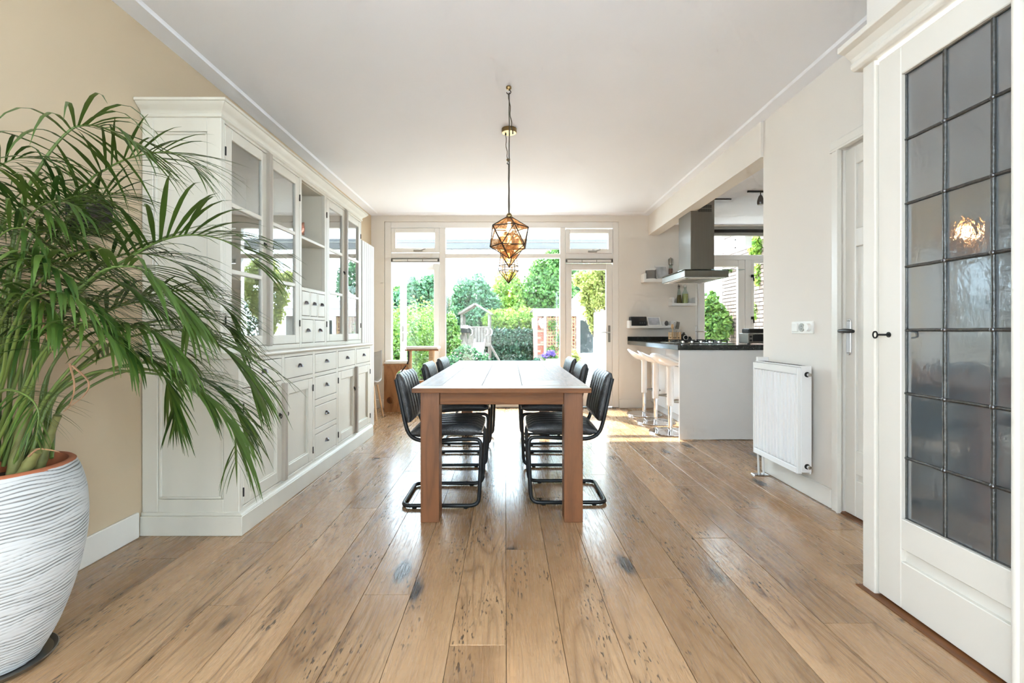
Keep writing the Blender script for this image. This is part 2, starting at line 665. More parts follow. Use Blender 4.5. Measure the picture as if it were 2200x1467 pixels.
mt['chrome'] = M('chrome', (225, 226, 228), 0.07, metal=1.0)
mt['pewter'] = M('pewter', (110, 110, 112), 0.28, metal=1.0, var=0.1, vscale=40)
mt['iron'] = M('dark_iron', (46, 44, 42), 0.45, metal=0.6)
mt['black_metal'] = M('black_metal', (44, 46, 48), 0.36, metal=0.55)
mt['black'] = M('black_plastic', (24, 24, 25), 0.4)
mt['dark_gap'] = M('dark_gap', (58, 52, 46), 0.9)
mt['came'] = M('lamp_came', (30, 26, 22), 0.6)
mt['lead'] = M('lead_came', (92, 92, 90), 0.4, metal=0.8, var=0.2, vscale=70, bump=0.2, bscale=120)
mt['leather'] = M('dark_leather', (60, 62, 64), 0.32, var=0.22, vscale=45, bump=0.35, bscale=130, spec=0.6)
mt['brass'] = M('aged_brass', (150, 128, 88), 0.3, metal=1.0, var=0.1, vscale=30)
mt['cord'] = M('lamp_cord', (70, 66, 58), 0.7)
mt['terracotta'] = M('terracotta', (176, 104, 70), 0.75, var=0.08, vscale=20)
mt['soil'] = M('soil', (52, 40, 30), 0.95, var=0.4, vscale=60, bump=0.6, bscale=80)
mt['pot'] = pot_mat('combed_ceramic')
mt['tray'] = M('metal_tray', (120, 116, 108), 0.3, metal=0.9)
mt['copper'] = M('copper', (205, 140, 118), 0.3, metal=0.9, var=0.1, vscale=20)
mt['plug'] = M('switch_plastic', (238, 237, 233), 0.3)
mt['grille'] = M('vent_grille', (150, 147, 140), 0.45, metal=0.3)
mt['cushion'] = M('cat_cushion', (238, 232, 224), 0.95, var=0.03, vscale=30, bump=0.3, bscale=150)
mt['floor'] = oak_plank('oak_floor')
mt['table'] = wood('table_wood', (142, 92, 54), (76, 45, 25), grain=(0.12, 1.0, 1.0), rough=0.30, rings=18, gscale=8, knots=0.5, contrast=0.5, tint=0.08, bump=0.15, spec=0.28)
mt['table_long'] = wood('table_wood_lengthwise', (142, 92, 54), (76, 45, 25), grain=(1.0, 0.12, 1.0), rough=0.36, rings=18, gscale=8, knots=0.5, contrast=0.45, tint=0.12, bump=0.15, spec=0.28)
mt['table_leg'] = wood('table_leg_wood', (138, 88, 52), (74, 44, 24), grain=(1.0, 1.0, 0.12), rough=0.4, rings=16, gscale=7, knots=0.6, contrast=0.5, tint=0.08, bump=0.15)
mt['cat_wood'] = wood('cat_tree_wood', (186, 132, 84), (120, 74, 42), grain=(1.0, 1.0, 0.15), rough=0.5, rings=16, gscale=7, knots=0.8, contrast=0.6, tint=0.06)
mt['sisal'] = M('sisal_post', (208, 180, 146), 0.9, var=0.1, vscale=90, bump=0.5, bscale=200, scale=(0.2, 0.2, 1))
mt['beech'] = M('beech', (214, 178, 134), 0.5, var=0.08, vscale=10, scale=(1, 1, 0.1))
mt['grey_wood'] = wood('weathered_wood', (116, 106, 98), (72, 66, 60), grain=(1.0, 1.0, 0.15), rough=0.8, rings=14, gscale=6, knots=0.3, contrast=0.5, tint=0.12)
mt['pane'] = thin_glass('window_glass', (0.97, 0.985, 0.98))
mt['cab_pane'] = thin_glass('cabinet_glass', (0.94, 0.96, 0.95), gloss=2.2, ior=1.55)
mt['hood_glass'] = thin_glass('hood_glass', (0.80, 0.88, 0.85), gloss=1.6)
mt['leaded'] = obscured_glass('leaded_glass')
mt['lamp_glass'] = mercury_glass('lamp_glass')
mt['bulb'] = M('lamp_bulb', (255, 236, 205), 0.3, emit=((255, 196, 130), 12.0))
mt['leaf'] = leaf_mat('palm_leaf', (34, 66, 22), (86, 112, 48), 0.28, 0.32, 0.5)
mt['stem'] = M('palm_stem', (92, 110, 48), 0.45, var=0.15, vscale=14)
mt['cane'] = M('palm_cane', (104, 104, 58), 0.55, var=0.3, vscale=9, scale=(1, 1, 3))
mt['dry'] = M('dry_leaf', (150, 112, 82), 0.8, var=0.2, vscale=20)
# ------------------------------------------------------------------ the room shell
XL, XR, XH = -1.99, 2.0, 1.535            # left wall, right wall, nearer right wall (leaded door)
YB, YF = 6.73, -3.5                       # garden-side wall, street-side wall
ZC, ZK = 2.767, 2.62                      # ceiling, kitchen ceiling
YP = 3.713                                # where the right wall ends and the kitchen opens
def WX(px): return PX(px, YB)
def WZ(py): return PZ(py, YB)

# floor: base slab and every plank
floor = struct(box('floor', mt['dark_gap'], -2.0, 4.3, YF - 0.1, YB + 0.02, -0.10, -0.019), 'wide oak plank floor with knots and dark joints', 'floor')
rng = random.Random(4)
ANG = math.radians(0.62)
joints = {0: [2.366], -1: [1.647], -3: [1.967], -6: [1.898, 4.1], -7: [2.459], 3: [2.083], 5: [2.486], 6: [1.757], -5: [2.93], 1: [3.1], 2: [1.2, 3.55], 4: [3.3], -2: [3.2], -4: [1.25, 3.7], 7: [2.9], 8: [2.2]}
PW = 0.199
for k in range(-11, 21):
    xa = 0.004 + k * PW
    y0, y1 = YF, YB
    if xa > 2.05:
        y0 = 3.05
    js = sorted(joints.get(k, [rng.uniform(1.2, 3.0)]))
    cuts = [js[0]]
    while cuts[0] > y0 + 0.4:
        cuts.insert(0, cuts[0] - rng.uniform(1.7, 2.3))
    for j in js[1:]:
        cuts.append(j)
    while cuts[-1] < y1 - 0.3:
        cuts.append(cuts[-1] + rng.uniform(1.5, 2.2))
    cuts[0], cuts[-1] = y0, y1
    cuts = [c for c in cuts if y0 <= c <= y1]
    for a, b in zip(cuts, cuts[1:]):
        if b - a < 0.15:
            continue
        yc, h = (a + b) / 2, (b - a) / 2 - 0.0009
        me_o = MB().box(xa + 0.0008, xa + PW - 0.0008, yc - h, yc + h, -0.018, 0.0)
        pl = me_o.build('plank', mt['floor'], None, bevel=0.0007, base=(xa + PW / 2, yc, -0.018))
        xc = xa + PW / 2
        dz = rng.uniform(-0.0003, 0.0003)
        off = WLOC['floor']
        pl.parent = floor
        pl.location = Vector((xc * math.cos(ANG) - yc * math.sin(ANG), xc * math.sin(ANG) + yc * math.cos(ANG), -0.018 + dz)) - off
        pl.rotation_euler = (0, 0, ANG)

# ceiling and its plaster border
struct(MB().box(-2.3, 1.70, YF - 0.2, YB + 0.28, ZC, ZC + 0.15).box(1.70, 4.4, 0.85, YB + 0.28, ZC, ZC + 0.15).build('ceiling', mt['ceiling']), 'smooth white plaster ceiling over the dining room', 'ceiling')
struct(box('ceiling_kitchen', mt['ceiling'], XR + 0.13, 4.3, 2.95, YB + 0.02, ZK, ZC), 'lower white ceiling over the kitchen', 'ceiling')
def cove(name, label, pts, axis, a0, a1):
    return struct(MB().prism(pts, axis, a0, a1).build(name, mt['ceiling']), label, 'trim')
cove('trim_ceiling_left', 'narrow plaster border along the ceiling above the display cabinet', [(XL, ZC - 0.016), (XL + 0.115, ZC - 0.014), (XL + 0.122, ZC - 0.006), (XL + 0.13, ZC), (XL, ZC)], 'y', YF, YB)
cove('trim_ceiling_right', 'narrow plaster border along the ceiling above the kitchen opening', [(XR, ZC - 0.014), (XR - 0.105, ZC - 0.012), (XR - 0.112, ZC - 0.006), (XR - 0.12, ZC), (XR, ZC)], 'y', 2.03, YB)
cove('trim_ceiling_back', 'narrow plaster border along the ceiling above the garden windows', [(YB, ZC - 0.014), (YB - 0.105, ZC - 0.012), (YB - 0.112, ZC - 0.006), (YB - 0.12, ZC), (YB, ZC)], 'x', XL, XR)

# walls
wl_ = MB().box(XL - 0.2, XL, -0.2, YB + 0.25, -0.1, ZC + 0.02).box(XL - 0.2, XL, YF - 0.2, -3.0, -0.1, ZC + 0.02)
wl_.box(XL - 0.2, XL, -3.0, -0.2, -0.1, 0.5).box(XL - 0.2, XL, -3.0, -0.2, 2.5, ZC + 0.02)
struct(wl_.build('wall_left', mt['wall_beige']), 'warm beige painted wall behind the palm and the cabinet', 'wall')
xwl, xwr, zwt = WX(825.5), WX(1329.5), WZ(476)
xkl, xkr = WX(1494), WX(1494) + 1.75
wb = MB()
wb.box(XL - 0.1, xwl, YB, YB + 0.25, -0.1, ZC + 0.02)
wb.box(xwr, xkl, YB, YB + 0.25, -0.1, ZC + 0.02)
wb.box(xwl, xwr, YB, YB + 0.25, zwt, ZC + 0.02)
wb.box(xkl, xkr, YB, YB + 0.25, WZ(486), ZC + 0.02)
wb.box(xkl + 0.78, xkr, YB, YB + 0.25, -0.1, 0.98)
wb.box(xkr, 4.3, YB, YB + 0.25, -0.1, ZC + 0.02)
struct(wb.build('wall_back', mt['wall_white']), 'off-white wall around the garden windows and kitchen door', 'wall')
# right wall with the panel door, the pier and the beam over the kitchen opening
D3A, D3B = 2.05, 2.838
wr = MB()
wr.box(XR, XR + 0.13, D3B + 0.02, YP, -0.1, ZC + 0.02)
wr.box(XR, XR + 0.13, 2.03, D3B + 0.02, 2.20, ZC + 0.02)
struct(wr.build('wall_right', mt['wall_white']), 'off-white wall behind the radiator beside the panel door', 'wall')
struct(box('trim_beam', mt['wall_white'], XR - 0.02, XR + 0.13, YP, YB, WZ(505), ZC + 0.02), 'boxed white beam spanning the kitchen opening', 'beam')
struct(box('wall_hall', mt['wall_white'], XH + 0.02, XR + 0.13, 1.985, 2.03, -0.1, ZC + 0.02), 'short return wall between leaded door and panel door', 'wall')
wn = MB()
wn.box(XH + 0.005, XH + 0.10, 0.0, 1.22, -0.1, ZC + 0.02)
wn.box(XH + 0.005, XH + 0.10, YF, -3.0, -0.1, ZC + 0.02)
wn.box(XH + 0.005, XH + 0.10, -3.0, 0.0, -0.1, 0.5)
wn.box(XH + 0.005, XH + 0.10, -3.0, 0.0, 2.5, ZC + 0.02)
wn.box(XH + 0.10, 4.3, 0.85, 0.95, -0.1, ZC + 0.02)
wn.box(XH + 0.005, XH + 0.10, 1.22, 2.03, 2.30, ZC + 0.02)
struct(wn.build('wall_right_near', mt['wall_white']), 'off-white wall carrying the leaded glass door', 'wall')
wk = MB()
wk.box(XR + 0.13, 4.3, 2.9, 3.05, -0.1, ZC + 0.02)
struct(wk.build('wall_kitchen_near', mt['wall_white']), 'white wall closing the kitchen behind the pier', 'wall')
struct(box('wall_kitchen_right', mt['wall_white'], 4.2, 4.4, 0.85, YB + 0.25, -0.1, ZC + 0.02), 'white outer wall of kitchen and hall', 'wall')
struct(box('wall_front', mt['wall_white'], XL - 0.2, XH + 0.1, YF - 0.2, YF, -0.1, ZC + 0.02), 'plain off-white wall behind the camera', 'wall')
for nm, x, y0, y1, lab in (('window_3', XL - 0.1, -3.0, -0.2, 'white framed side window behind the camera on the left'), ('window_4', XH + 0.06, -3.0, 0.0, 'white framed side window behind the camera on the right')):  # side openings added behind the camera to let in fill light
    w_ = thing(nm, lab, 'window', (x, (y0 + y1) / 2, 0.5), kind='structure')
    n_ = 3
    for k in range(n_ + 1):
        y = y0 + (y1 - y0 - 0.06) * k / n_
        box('mullion', mt['frame_white'], x - 0.03, x + 0.03, y, y + 0.06, 0.5, 2.5, w_)
    for z in (0.5, 2.44):
        box('rail', mt['frame_white'], x - 0.03, x + 0.03, y0, y1, z, z + 0.06, w_)

def skirt(name, label, x0, x1, y0, y1, h=0.13):
    return struct(box(name, mt['trim'], x0, x1, y0, y1, 0.0, h, bevel=0.004), label, 'baseboard')
skirt('baseboard_left', 'white skirting board below the beige wall', XL, XL + 0.016, YF, 2.505, 0.135)
skirt('baseboard_left_far', 'white skirting board beyond the display cabinet', XL, XL + 0.016, 5.45, YB, 0.125)
skirt('baseboard_right', 'white skirting board below the radiator', XR - 0.016, XR, D3B + 0.075, YP, 0.12)
skirt('baseboard_back_left', 'short white skirting board left of the garden doors', XL + 0.016, xwl - 0.01, YB - 0.016, YB, 0.125)
skirt('baseboard_back_right', 'white skirting board right of the garden doors behind bar stools', xwr + 0.005, 2.6, YB - 0.016, YB, 0.125)
skirt('baseboard_pier', 'white skirting board on the end of the pier', XR, XR + 0.13, YP, YP + 0.014, 0.12)

# ------------------------------------------------------------------ garden window wall
FY0, FY1 = YB + 0.015, YB + 0.095
def stick(name, mat, px0, px1, py0, py1, parent, y0=FY0, y1=FY1, bevel=0.004):
    return box(name, mat, WX(px0), WX(px1), y0, y1, WZ(py1), WZ(py0), parent, bevel)
win = thing('window_1', 'large white framed garden window wall with top lights', 'window', (WX(1078), FY0, 0), kind='structure')
ZS = 0.0
fw = mt['frame_white']
for a, b in ((826, 840), (1317, 1329.5)):
    box('jamb', fw, WX(a), WX(b), FY0, FY1 + 0.02, 0.0, zwt - 0.001, win, 0.004)
stick('head', fw, 840, 1317, 476, 489, win)
for a, b in ((944, 957), (1203.5, 1215)):
    box('mullion', fw, WX(a), WX(b), FY0 - 0.005, FY1, 0.0, WZ(489), win, 0.004)
stick('transom', fw, 840, 944, 543, 554, win)
stick('transom', fw, 957, 1203.5, 544.5, 553.5, win)
stick('transom', fw, 1215, 1317, 544.5, 555.5, win)
box('bottom_rail', fw, WX(957), WX(1203.5), FY0, FY1, 0.0, 0.14, win, 0.004)
def pane(parent, x0, x1, z0, z1, y, mat=None, name='pane'):
    return box(name, mat or mt['pane'], x0, x1, y, y + 0.006, z0, z1, parent)
pane(win, WX(957), WX(1203.5), 0.14, WZ(553.5), FY0 + 0.05)
pane(win, WX(957), WX(1203.5), WZ(544.5), WZ(489), FY0 + 0.05)
def frame_rect(x0, x1, z0, z1, w, y0, y1, wb=None, wt=None):
    wb, wt = wb or w, wt or w
    m = MB()
    m.box(x0, x0 + w, y0, y1, z0, z1)
    m.box(x1 - w, x1, y0, y1, z0, z1)
    m.box(x0 + w, x1 - w, y0, y1, z0, z0 + wb)
    m.box(x0 + w, x1 - w, y0, y1, z1 - wt, z1)
    return m
for a, b, c, d, hp in ((840.5, 943.5, 490, 542, 902), (1215.5, 1316.5, 491.5, 544, 1276)):
    x0, x1, z0, z1 = WX(a), WX(b), WZ(d), WZ(c)
    cs = frame_rect(x0, x1, z0, z1, 0.062, FY0 - 0.012, FY0 + 0.05).build('casement', fw, win, 0.004)
    pane(cs, x0 + 0.062, x1 - 0.062, z0 + 0.062, z1 - 0.062, FY0 + 0.02)
    h = MB().box(WX(hp - 13), WX(hp + 6), FY0 - 0.045, FY0 - 0.025, z0 + 0.010, z0 + 0.036)
    h.bar((WX(hp + 2), FY0 - 0.035, z0 + 0.026), (WX(hp + 13), FY0 - 0.05, z0 + 0.05), 0.012, 0.02)
    h.box(WX(hp - 4), WX(hp + 4), FY0 - 0.03, FY0 - 0.01, z0 + 0.014, z0 + 0.032)
    h.build('casement_handle', mt['grille'], cs, 0.003)
# vent strips over the two doors
for a, b, c, d in ((840, 944, 554.5, 563), (1215, 1317, 556, 564.5)):
    x0, x1, z0, z1 = WX(a), WX(b), WZ(d), WZ(c)
    g = box('vent_strip', mt['grille'], x0 + 0.003, x1 - 0.003, FY0 - 0.02, FY0 + 0.04, z0, z1, win, 0.003)
    w = (x1 - x0 - 0.08) / 3
    for i in range(3):
        box('vent_slot', mt['white_matt'], x0 + 0.03 + i * (w + 0.01), x0 + 0.03 + i * (w + 0.01) + w, FY0 - 0.024, FY0 - 0.018, z0 + 0.012, z1 - 0.018, g)
    for xe in (x0 + 0.006, x1 - 0.016):
        box('end_cap', mt['iron'], xe, xe + 0.010, FY0 - 0.026, FY0 - 0.018, z0 + 0.01, z1 - 0.01, g)

def garden_door(name, label, width, ztop, handle_side):
    """leaf in local coordinates, hinge at x = 0, leaf towards -x"""
    d = thing(name, label, 'door', (0, 0, 0), kind='structure')
    frame_rect(-width, 0, 0.02, ztop, 0.09, -0.025, 0.025, wb=0.24).build('leaf_frame', fw, d, 0.005)
    box('pane', mt['pane'], -width + 0.09, -0.09, -0.004, 0.004, 0.26, ztop - 0.09, d)
    box('glazing_bead', fw, -width + 0.075, -0.075, -0.03, -0.02, 0.262, 0.28, d)
    hx = -width + 0.045 if handle_side < 0 else -0.045
    pl = box('handle_plate', mt['steel'], hx - 0.016, hx + 0.016, -0.034, -0.025, 0.94, 1.18, d, 0.004)
    h = MB().tube(rounded([(hx, -0.03, 1.08), (hx, -0.075, 1.08), (hx - handle_side * 0.13, -0.078, 1.08)], 0.02), 0.010, 10)
    h.build('lever', mt['chrome'], pl, smooth=40)
    return d
zd = WZ(564)
dl = garden_door('door_1', 'white glazed garden door standing ajar outwards, left of the big pane', WX(944) - WX(840) - 0.006, zd, -1)
dl.location = (WX(943.5), FY0 + 0.06, 0)
dl.rotation_euler = (0, 0, -math.radians(24))
dr = garden_door('door_2', 'closed white glazed garden door right of the big pane', WX(1317) - WX(1215) - 0.006, zd - 0.01, 1)
dr.location = (WX(1316.5), FY0 + 0.04, 0)
struct(box('trim_sill', mt['stone'], xwl, xwr, YB - 0.01, YB + 0.26, -0.03, 0.006), 'dark stone threshold below the garden doors', 'threshold')

# ------------------------------------------------------------------ kitchen door and window
kw = thing('window_2', 'white kitchen window with top light above the counter', 'window', (WX(1600), FY0, 0), kind='structure')
stick('head', mt['grille'], 1494, 1760, 486, 493, kw, FY0 - 0.01, FY1)
stick('blind_cassette', mt['iron'], 1496, 1758, 493, 499, kw, FY0 - 0.02, FY0 + 0.05)
stick('blind_roll', mt['grille'], 1496, 1758, 499, 506, kw, FY0 - 0.01, FY0 + 0.05)
stick('transom', fw, 1494, 1758, 547, 558, kw)
box('jamb', fw, WX(1494), WX(1500), FY0, FY1, 0.0, WZ(506), kw, 0.003)
box('mullion', fw, WX(1601.5), WX(1614), FY0 - 0.01, FY1, 0.0, WZ(558), kw, 0.003)
pane(kw, WX(1500), WX(1758), WZ(547), WZ(506), FY0 + 0.05)
cs = frame_rect(WX(1614), WX(1660), WZ(716), WZ(558), 0.045, FY0 - 0.01, FY0 + 0.05).build('casement', fw, kw, 0.004)
pane(cs, WX(1614) + 0.045, WX(1660) - 0.045, WZ(716) + 0.045, WZ(558) - 0.045, FY0 + 0.02)
for py in (590, 680):
    MB().bar((WX(1617), FY0 - 0.03, WZ(py)), (WX(1619), FY0 - 0.03, WZ(py + 14)), 0.014, 0.014).box(WX(1614), WX(1618), FY0 - 0.03, FY0 - 0.008, WZ(py + 6), WZ(py)).build('casement_handle', mt['iron'], cs)
box('casement', fw, WX(1660), xkr, FY0, FY1, 0.98, WZ(558), kw, 0.003)
kd = thing('door_3', 'white glazed kitchen door to the side garden', 'door', (WX(1550), FY0, 0), kind='structure')
frame_rect(WX(1500), WX(1601.5), 0.02, WZ(558), 0.10, FY0 - 0.005, FY0 + 0.05, wb=0.5).build('leaf_frame', fw, kd, 0.005)
MB().box(WX(1500) - 0.0, WX(1504), FY0 - 0.01, FY0 + 0.02, 0.02, WZ(559)).build('hinge_bead', mt['white_matt'], kd)
pane(kd, WX(1503), WX(1585), 0.52, WZ(573), FY0 + 0.02)
kp = box('handle_plate', mt['chrome'], WX(1494), WX(1497), FY0 - 0.02, FY0, WZ(735), WZ(700), kd, 0.002)
MB().tube(rounded([(WX(1496), FY0 - 0.01, WZ(712)), (WX(1496), FY0 - 0.06, WZ(712)), (WX(1515), FY0 - 0.06, WZ(712))], 0.015), 0.008, 8).build('lever', mt['chrome'], kp, smooth=40)

# ------------------------------------------------------------------ panel door in the right wall
d3 = thing('door_4', 'cream panelled interior door with long white lever plate', 'door', (XR + 0.03, 2.45, 0), kind='structure')
xf = XR + 0.022
m = MB()
rec = ((1.70, 2.08), (0.40, 1.594), (0.225, 0.262))
zs = [0.012, 0.225, 0.262, 0.40, 1.594, 1.70, 2.08, 2.185]
ya, yb = D3A + 0.10, D3B - 0.085
m.box(xf, xf + 0.04, D3A, ya, 0.012, 2.185)
m.box(xf, xf + 0.04, yb, D3B, 0.012, 2.185)
for a, b in ((0.012, 0.225), (0.262, 0.40), (1.594, 1.70), (2.08, 2.185)):
    m.box(xf, xf + 0.04, ya, yb, a, b)
m.build('door_frame_boards', mt['door_white'], d3, 0.004)
for a, b in rec:
    box('recessed_panel', mt['door_white'], xf + 0.016, xf + 0.03, ya - 0.002, yb + 0.002, a - 0.002, b + 0.002, d3)
yh = 2.80
pl = MB()
pts = [(yh + 0.018 * math.cos(a), 1.155 + 0.018 * math.sin(a)) for a in np.linspace(0, math.pi, 9)] + [(yh + 0.018 * math.cos(a), 0.975 + 0.018 * math.sin(a)) for a in np.linspace(math.pi, 2 * math.pi, 9)]
hp = pl.prism(pts, 'x', xf - 0.008, xf).build('handle_plate', mt['chrome'], d3, 0.002)
MB().tube([(xf, yh, 1.10), (xf - 0.055, yh, 1.10)], 0.009, 10).build('lever_neck', mt['chrome'], hp, smooth=40)
MB().tube(spline([(xf - 0.055, yh + 0.012, 1.10), (xf - 0.06, yh - 0.05, 1.101), (xf - 0.058, yh - 0.11, 1.098)], 8), [0.010, 0.011, 0.012, 0.013, 0.013, 0.013, 0.012, 0.011, 0.009], 10).build('lever_grip', mt['black'], hp, smooth=40)
for zz in (1.160, 0.970):
    for dy in (-0.007, 0.007):
        MB().lathe([(0.003, 0), (0.003, 0.002)], (xf - 0.010, yh + dy, zz), 8, 'x').build('screw', mt['steel'], hp)
cas = MB()
prof = [(0.0, 0), (0.0, 0.072), (-0.010, 0.072), (-0.018, 0.060), (-0.018, 0.020), (-0.026, 0.012), (-0.026, 0)]
cas.prism([(XR + p, D3B + q) for p, q in prof], 'z', 0.0, 2.1949)
cas.build('trim_door_far', mt['trim'])
struct(bpy.data.objects['trim_door_far'], 'moulded cream door casing beside the radiator', 'trim')
struct(MB().prism([(XR + p, 2.195 + q) for p, q in prof], 'y', 2.03, D3B + 0.072).build('trim_door_top', mt['trim']), 'moulded cream casing above the panel door', 'trim')
struct(box('trim_threshold', mt['table_long'], XR - 0.005, XR + 0.1, D3A - 0.01, D3B + 0.02, -0.01, 0.006), 'narrow oak threshold under the panel door', 'threshold')

# ------------------------------------------------------------------ leaded glass door in the nearer right wall
ld = thing('door_5', 'cream door with leaded obscured glass panes and key', 'door', (XH + 0.02, 1.6, 0), kind='structure')
gy0, gy1 = 1.343, 1.847
gz = [0.364, 0.601, 0.855, 1.104, 1.352, 1.60, 1.851, 2.107]
gcol = [1.847, 1.680, 1.511, 1.343]
dw = mt['door_white']
DY0, DY1 = 1.25, 1.960
m = MB()
m.box(XH, XH + 0.045, gy1, DY1, 0.012, 2.222)
m.box(XH, XH + 0.045, DY0, gy0, 0.012, 2.222)
m.box(XH, XH + 0.045, gy0, gy1, 2.107, 2.222)
m.box(XH, XH + 0.045, gy0, gy1, 0.246, 0.364)
m.box(XH, XH + 0.045, gy0, gy1, 0.012, 0.196)
m.build('door_frame_boards', dw, ld, 0.003)
box('recessed_panel', dw, XH + 0.018, XH + 0.03, gy0 - 0.01, gy1 + 0.01, 0.19, 0.25, ld)
for j in range(3):
    for i in range(7):
        box('pane', mt['leaded'], XH + 0.022, XH + 0.026, gcol[j + 1] + 0.002, gcol[j] - 0.002, gz[i] + 0.002, gz[i + 1] - 0.002, ld)
def came(a, b, r=0.0062):
    m = MB()
    n = 10
    path = [Vector(a).lerp(Vector(b), k / n) + Vector((rng.uniform(-1, 1), rng.uniform(-1, 1), rng.uniform(-1, 1))) * 0.0008 for k in range(n + 1)]
    m.tube(path, r, 8)
    return m.build('lead_came', mt['lead'], ld, smooth=60)
xc = XH + 0.020
for y in gcol[1:3]:
    came((xc, y, gz[0]), (xc, y, gz[-1]), 0.0075)
for y in (gcol[0] - 0.002, gcol[3] + 0.002):
    came((xc, y, gz[0]), (xc, y, gz[-1]), 0.004)
for z in gz[1:-1]:
    came((xc, gy0, z), (xc, gy1, z), 0.0062)
for z in (gz[0], gz[-1]):
    came((xc, gy0, z), (xc, gy1, z), 0.004)
for y in gcol[1:3]:
    for z in gz[1:-1]:
        MB().ball((xc - 0.002, y, z), 0.0105, 8, 0.9).build('solder_joint', mt['pewter'], ld, smooth=60)
ky, kz = 1.905, 1.085
kk = MB()
kk.tube([(XH, ky, kz), (XH - 0.045, ky, kz)], 0.004, 8)
kk.tube([(XH - 0.056 + 0.012 * math.cos(a), ky + 0.004 * math.cos(a), kz + 0.013 * math.sin(a)) for a in np.linspace(0, 2 * math.pi, 17)[:-1]], 0.0032, 6, closed=True)
kk.build('key', mt['iron'], ld, smooth=50)
MB().lathe([(0.011, 0), (0.011, 0.003)], (XH - 0.003, ky, kz), 14, 'x').build('keyhole_plate', mt['iron'], ld)
# casings and mouldings round it
struct(box('trim_post_far', dw, XH - 0.012, XH + 0.06, 1.964, 2.032, 0.0, 2.245, bevel=0.005, seg=2), 'cream door post between leaded door and panel door', 'trim')
m = MB().box(1.475, XH + 0.06, 1.20, 1.372, 0.0, ZC)
m.tube([(1.482, 1.372, 0.0), (1.482, 1.372, ZC)], 0.014, 10)
m.tube([(1.478, 1.338, 0.0), (1.478, 1.338, ZC)], 0.008, 8)
struct(m.build('trim_post_near', dw, smooth=40), 'rounded cream door post at the right edge of the picture', 'trim')
m = MB()
pr = [(XH + 0.01, 2.232), (XH - 0.03, 2.232), (XH - 0.042, 2.240), (XH - 0.046, 2.252), (XH - 0.042, 2.264), (XH - 0.03, 2.272), (XH + 0.01, 2.272)]
m.prism(pr, 'y', 1.20, 2.06)
pr = [(XH + 0.01, 2.272), (XH - 0.018, 2.274), (XH - 0.03, 2.295), (XH - 0.055, 2.318), (XH - 0.085, 2.326), (XH - 0.085, 2.350), (XH + 0.01, 2.350)]
m.prism(pr, 'y', 1.20, 2.085)
struct(m.build('trim_door_crown', dw, bevel=0.002), 'projecting cream moulding above the leaded glass door', 'trim')
struct(box('trim_floor_strip', mt['table_long'], XH - 0.035, XH + 0.05, 1.0, 2.04, 0.0, 0.004), 'thin oak strip on the floor under the leaded door', 'trim')

# ------------------------------------------------------------------ radiator, switches
rd = thing('radiator', 'white ribbed panel radiator on the pier wall', 'radiator', (1.92, 3.33, 0.0))
rx0, rx1, ry0, ry1, rz0, rz1 = 1.885, 1.958, 3.055, 3.615, 0.17, 0.872
frm = MB().box(rx0 - 0.018, rx0 + 0.004, ry0, ry0 + 0.014, rz0, rz1 - 0.01).box(rx0 - 0.018, rx0 + 0.004, ry1 - 0.014, ry1, rz0, rz1 - 0.01)
frm.box(rx0 - 0.018, rx0 + 0.004, ry0 + 0.014, ry1 - 0.014, rz0, rz0 + 0.04).box(rx0 - 0.018, rx0 + 0.004, ry0 + 0.014, ry1 - 0.014, rz1 - 0.055, rz1 - 0.01)
frm.build('front_frame', mt['radiator'], rd, 0.003)
box('front_panel', mt['radiator'], rx0, rx0 + 0.012, ry0 + 0.002, ry1 - 0.002, rz0 + 0.002, rz1 - 0.012, rd)
nr = 13
for i in range(nr):
    yc = ry0 + 0.03 + (ry1 - ry0 - 0.06) * i / (nr - 1)
    pr = [(rx0 + 0.002, yc - 0.0125), (rx0 - 0.018, yc - 0.008), (rx0 - 0.018, yc + 0.008), (rx0 + 0.002, yc + 0.0125)]
    MB().prism(pr, 'z', rz0 + 0.045, rz1 - 0.06).build('rib', mt['radiator'], rd, 0.002)
box('side_panel', mt['radiator'], rx0 + 0.006, rx1, ry0 - 0.003, ry0 + 0.004, rz0 + 0.01, rz1, rd, 0.002)
box('side_panel', mt['radiator'], rx0 + 0.006, rx1, ry1 - 0.004, ry1 + 0.003, rz0 + 0.01, rz1, rd, 0.002)
box('back_panel', mt['radiator'], rx1 - 0.012, rx1 - 0.002, ry0, ry1, rz0, rz1 - 0.02, rd)
tg = box('top_grille', mt['radiator'], rx0, rx1, ry0, ry1, rz1 - 0.008, rz1, rd, 0.003)
for i in range(14):
    y = ry0 + 0.04 + i * 0.036
    box('grille_slot', mt['dark_gap'], rx0 + 0.018, rx1 - 0.015, y, y + 0.018, rz1, rz1 + 0.0008, tg)
for z in (rz0 + 0.05, rz1 - 0.055):
    v = MB().lathe([(0.017, 0), (0.017, 0.004)], ((rx0 + rx1) / 2 + 0.005, ry0 - 0.008, z), 16, 'y').build('valve_port', mt['iron'], rd)
    MB().lathe([(0.011, 0), (0.011, 0.016), (0.006, 0.018), (0.006, 0.026)], ((rx0 + rx1) / 2 + 0.005, ry0 - 0.034, z), 12, 'y').build('valve', mt['chrome'], v, smooth=40)
MB().box(rx0 + 0.01, rx1 + 0.02, ry1 - 0.02, ry1 + 0.01, rz1 - 0.01, rz1 + 0.03).build('bracket', mt['radiator'], rd, 0.003)
for dx in (0.012, 0.05):
    MB().tube([(rx0 + dx, ry1 - 0.015, rz0 + 0.01), (rx0 + dx + 0.006, ry1 - 0.015, 0.008)], 0.008, 8).build('pipe', mt['radiator'], rd, smooth=40)
box('foot_plate', mt['chrome'], rx0 - 0.03, rx1 + 0.01, ry1 - 0.05, ry1 + 0.01, 0.0, 0.008, rd, 0.003)
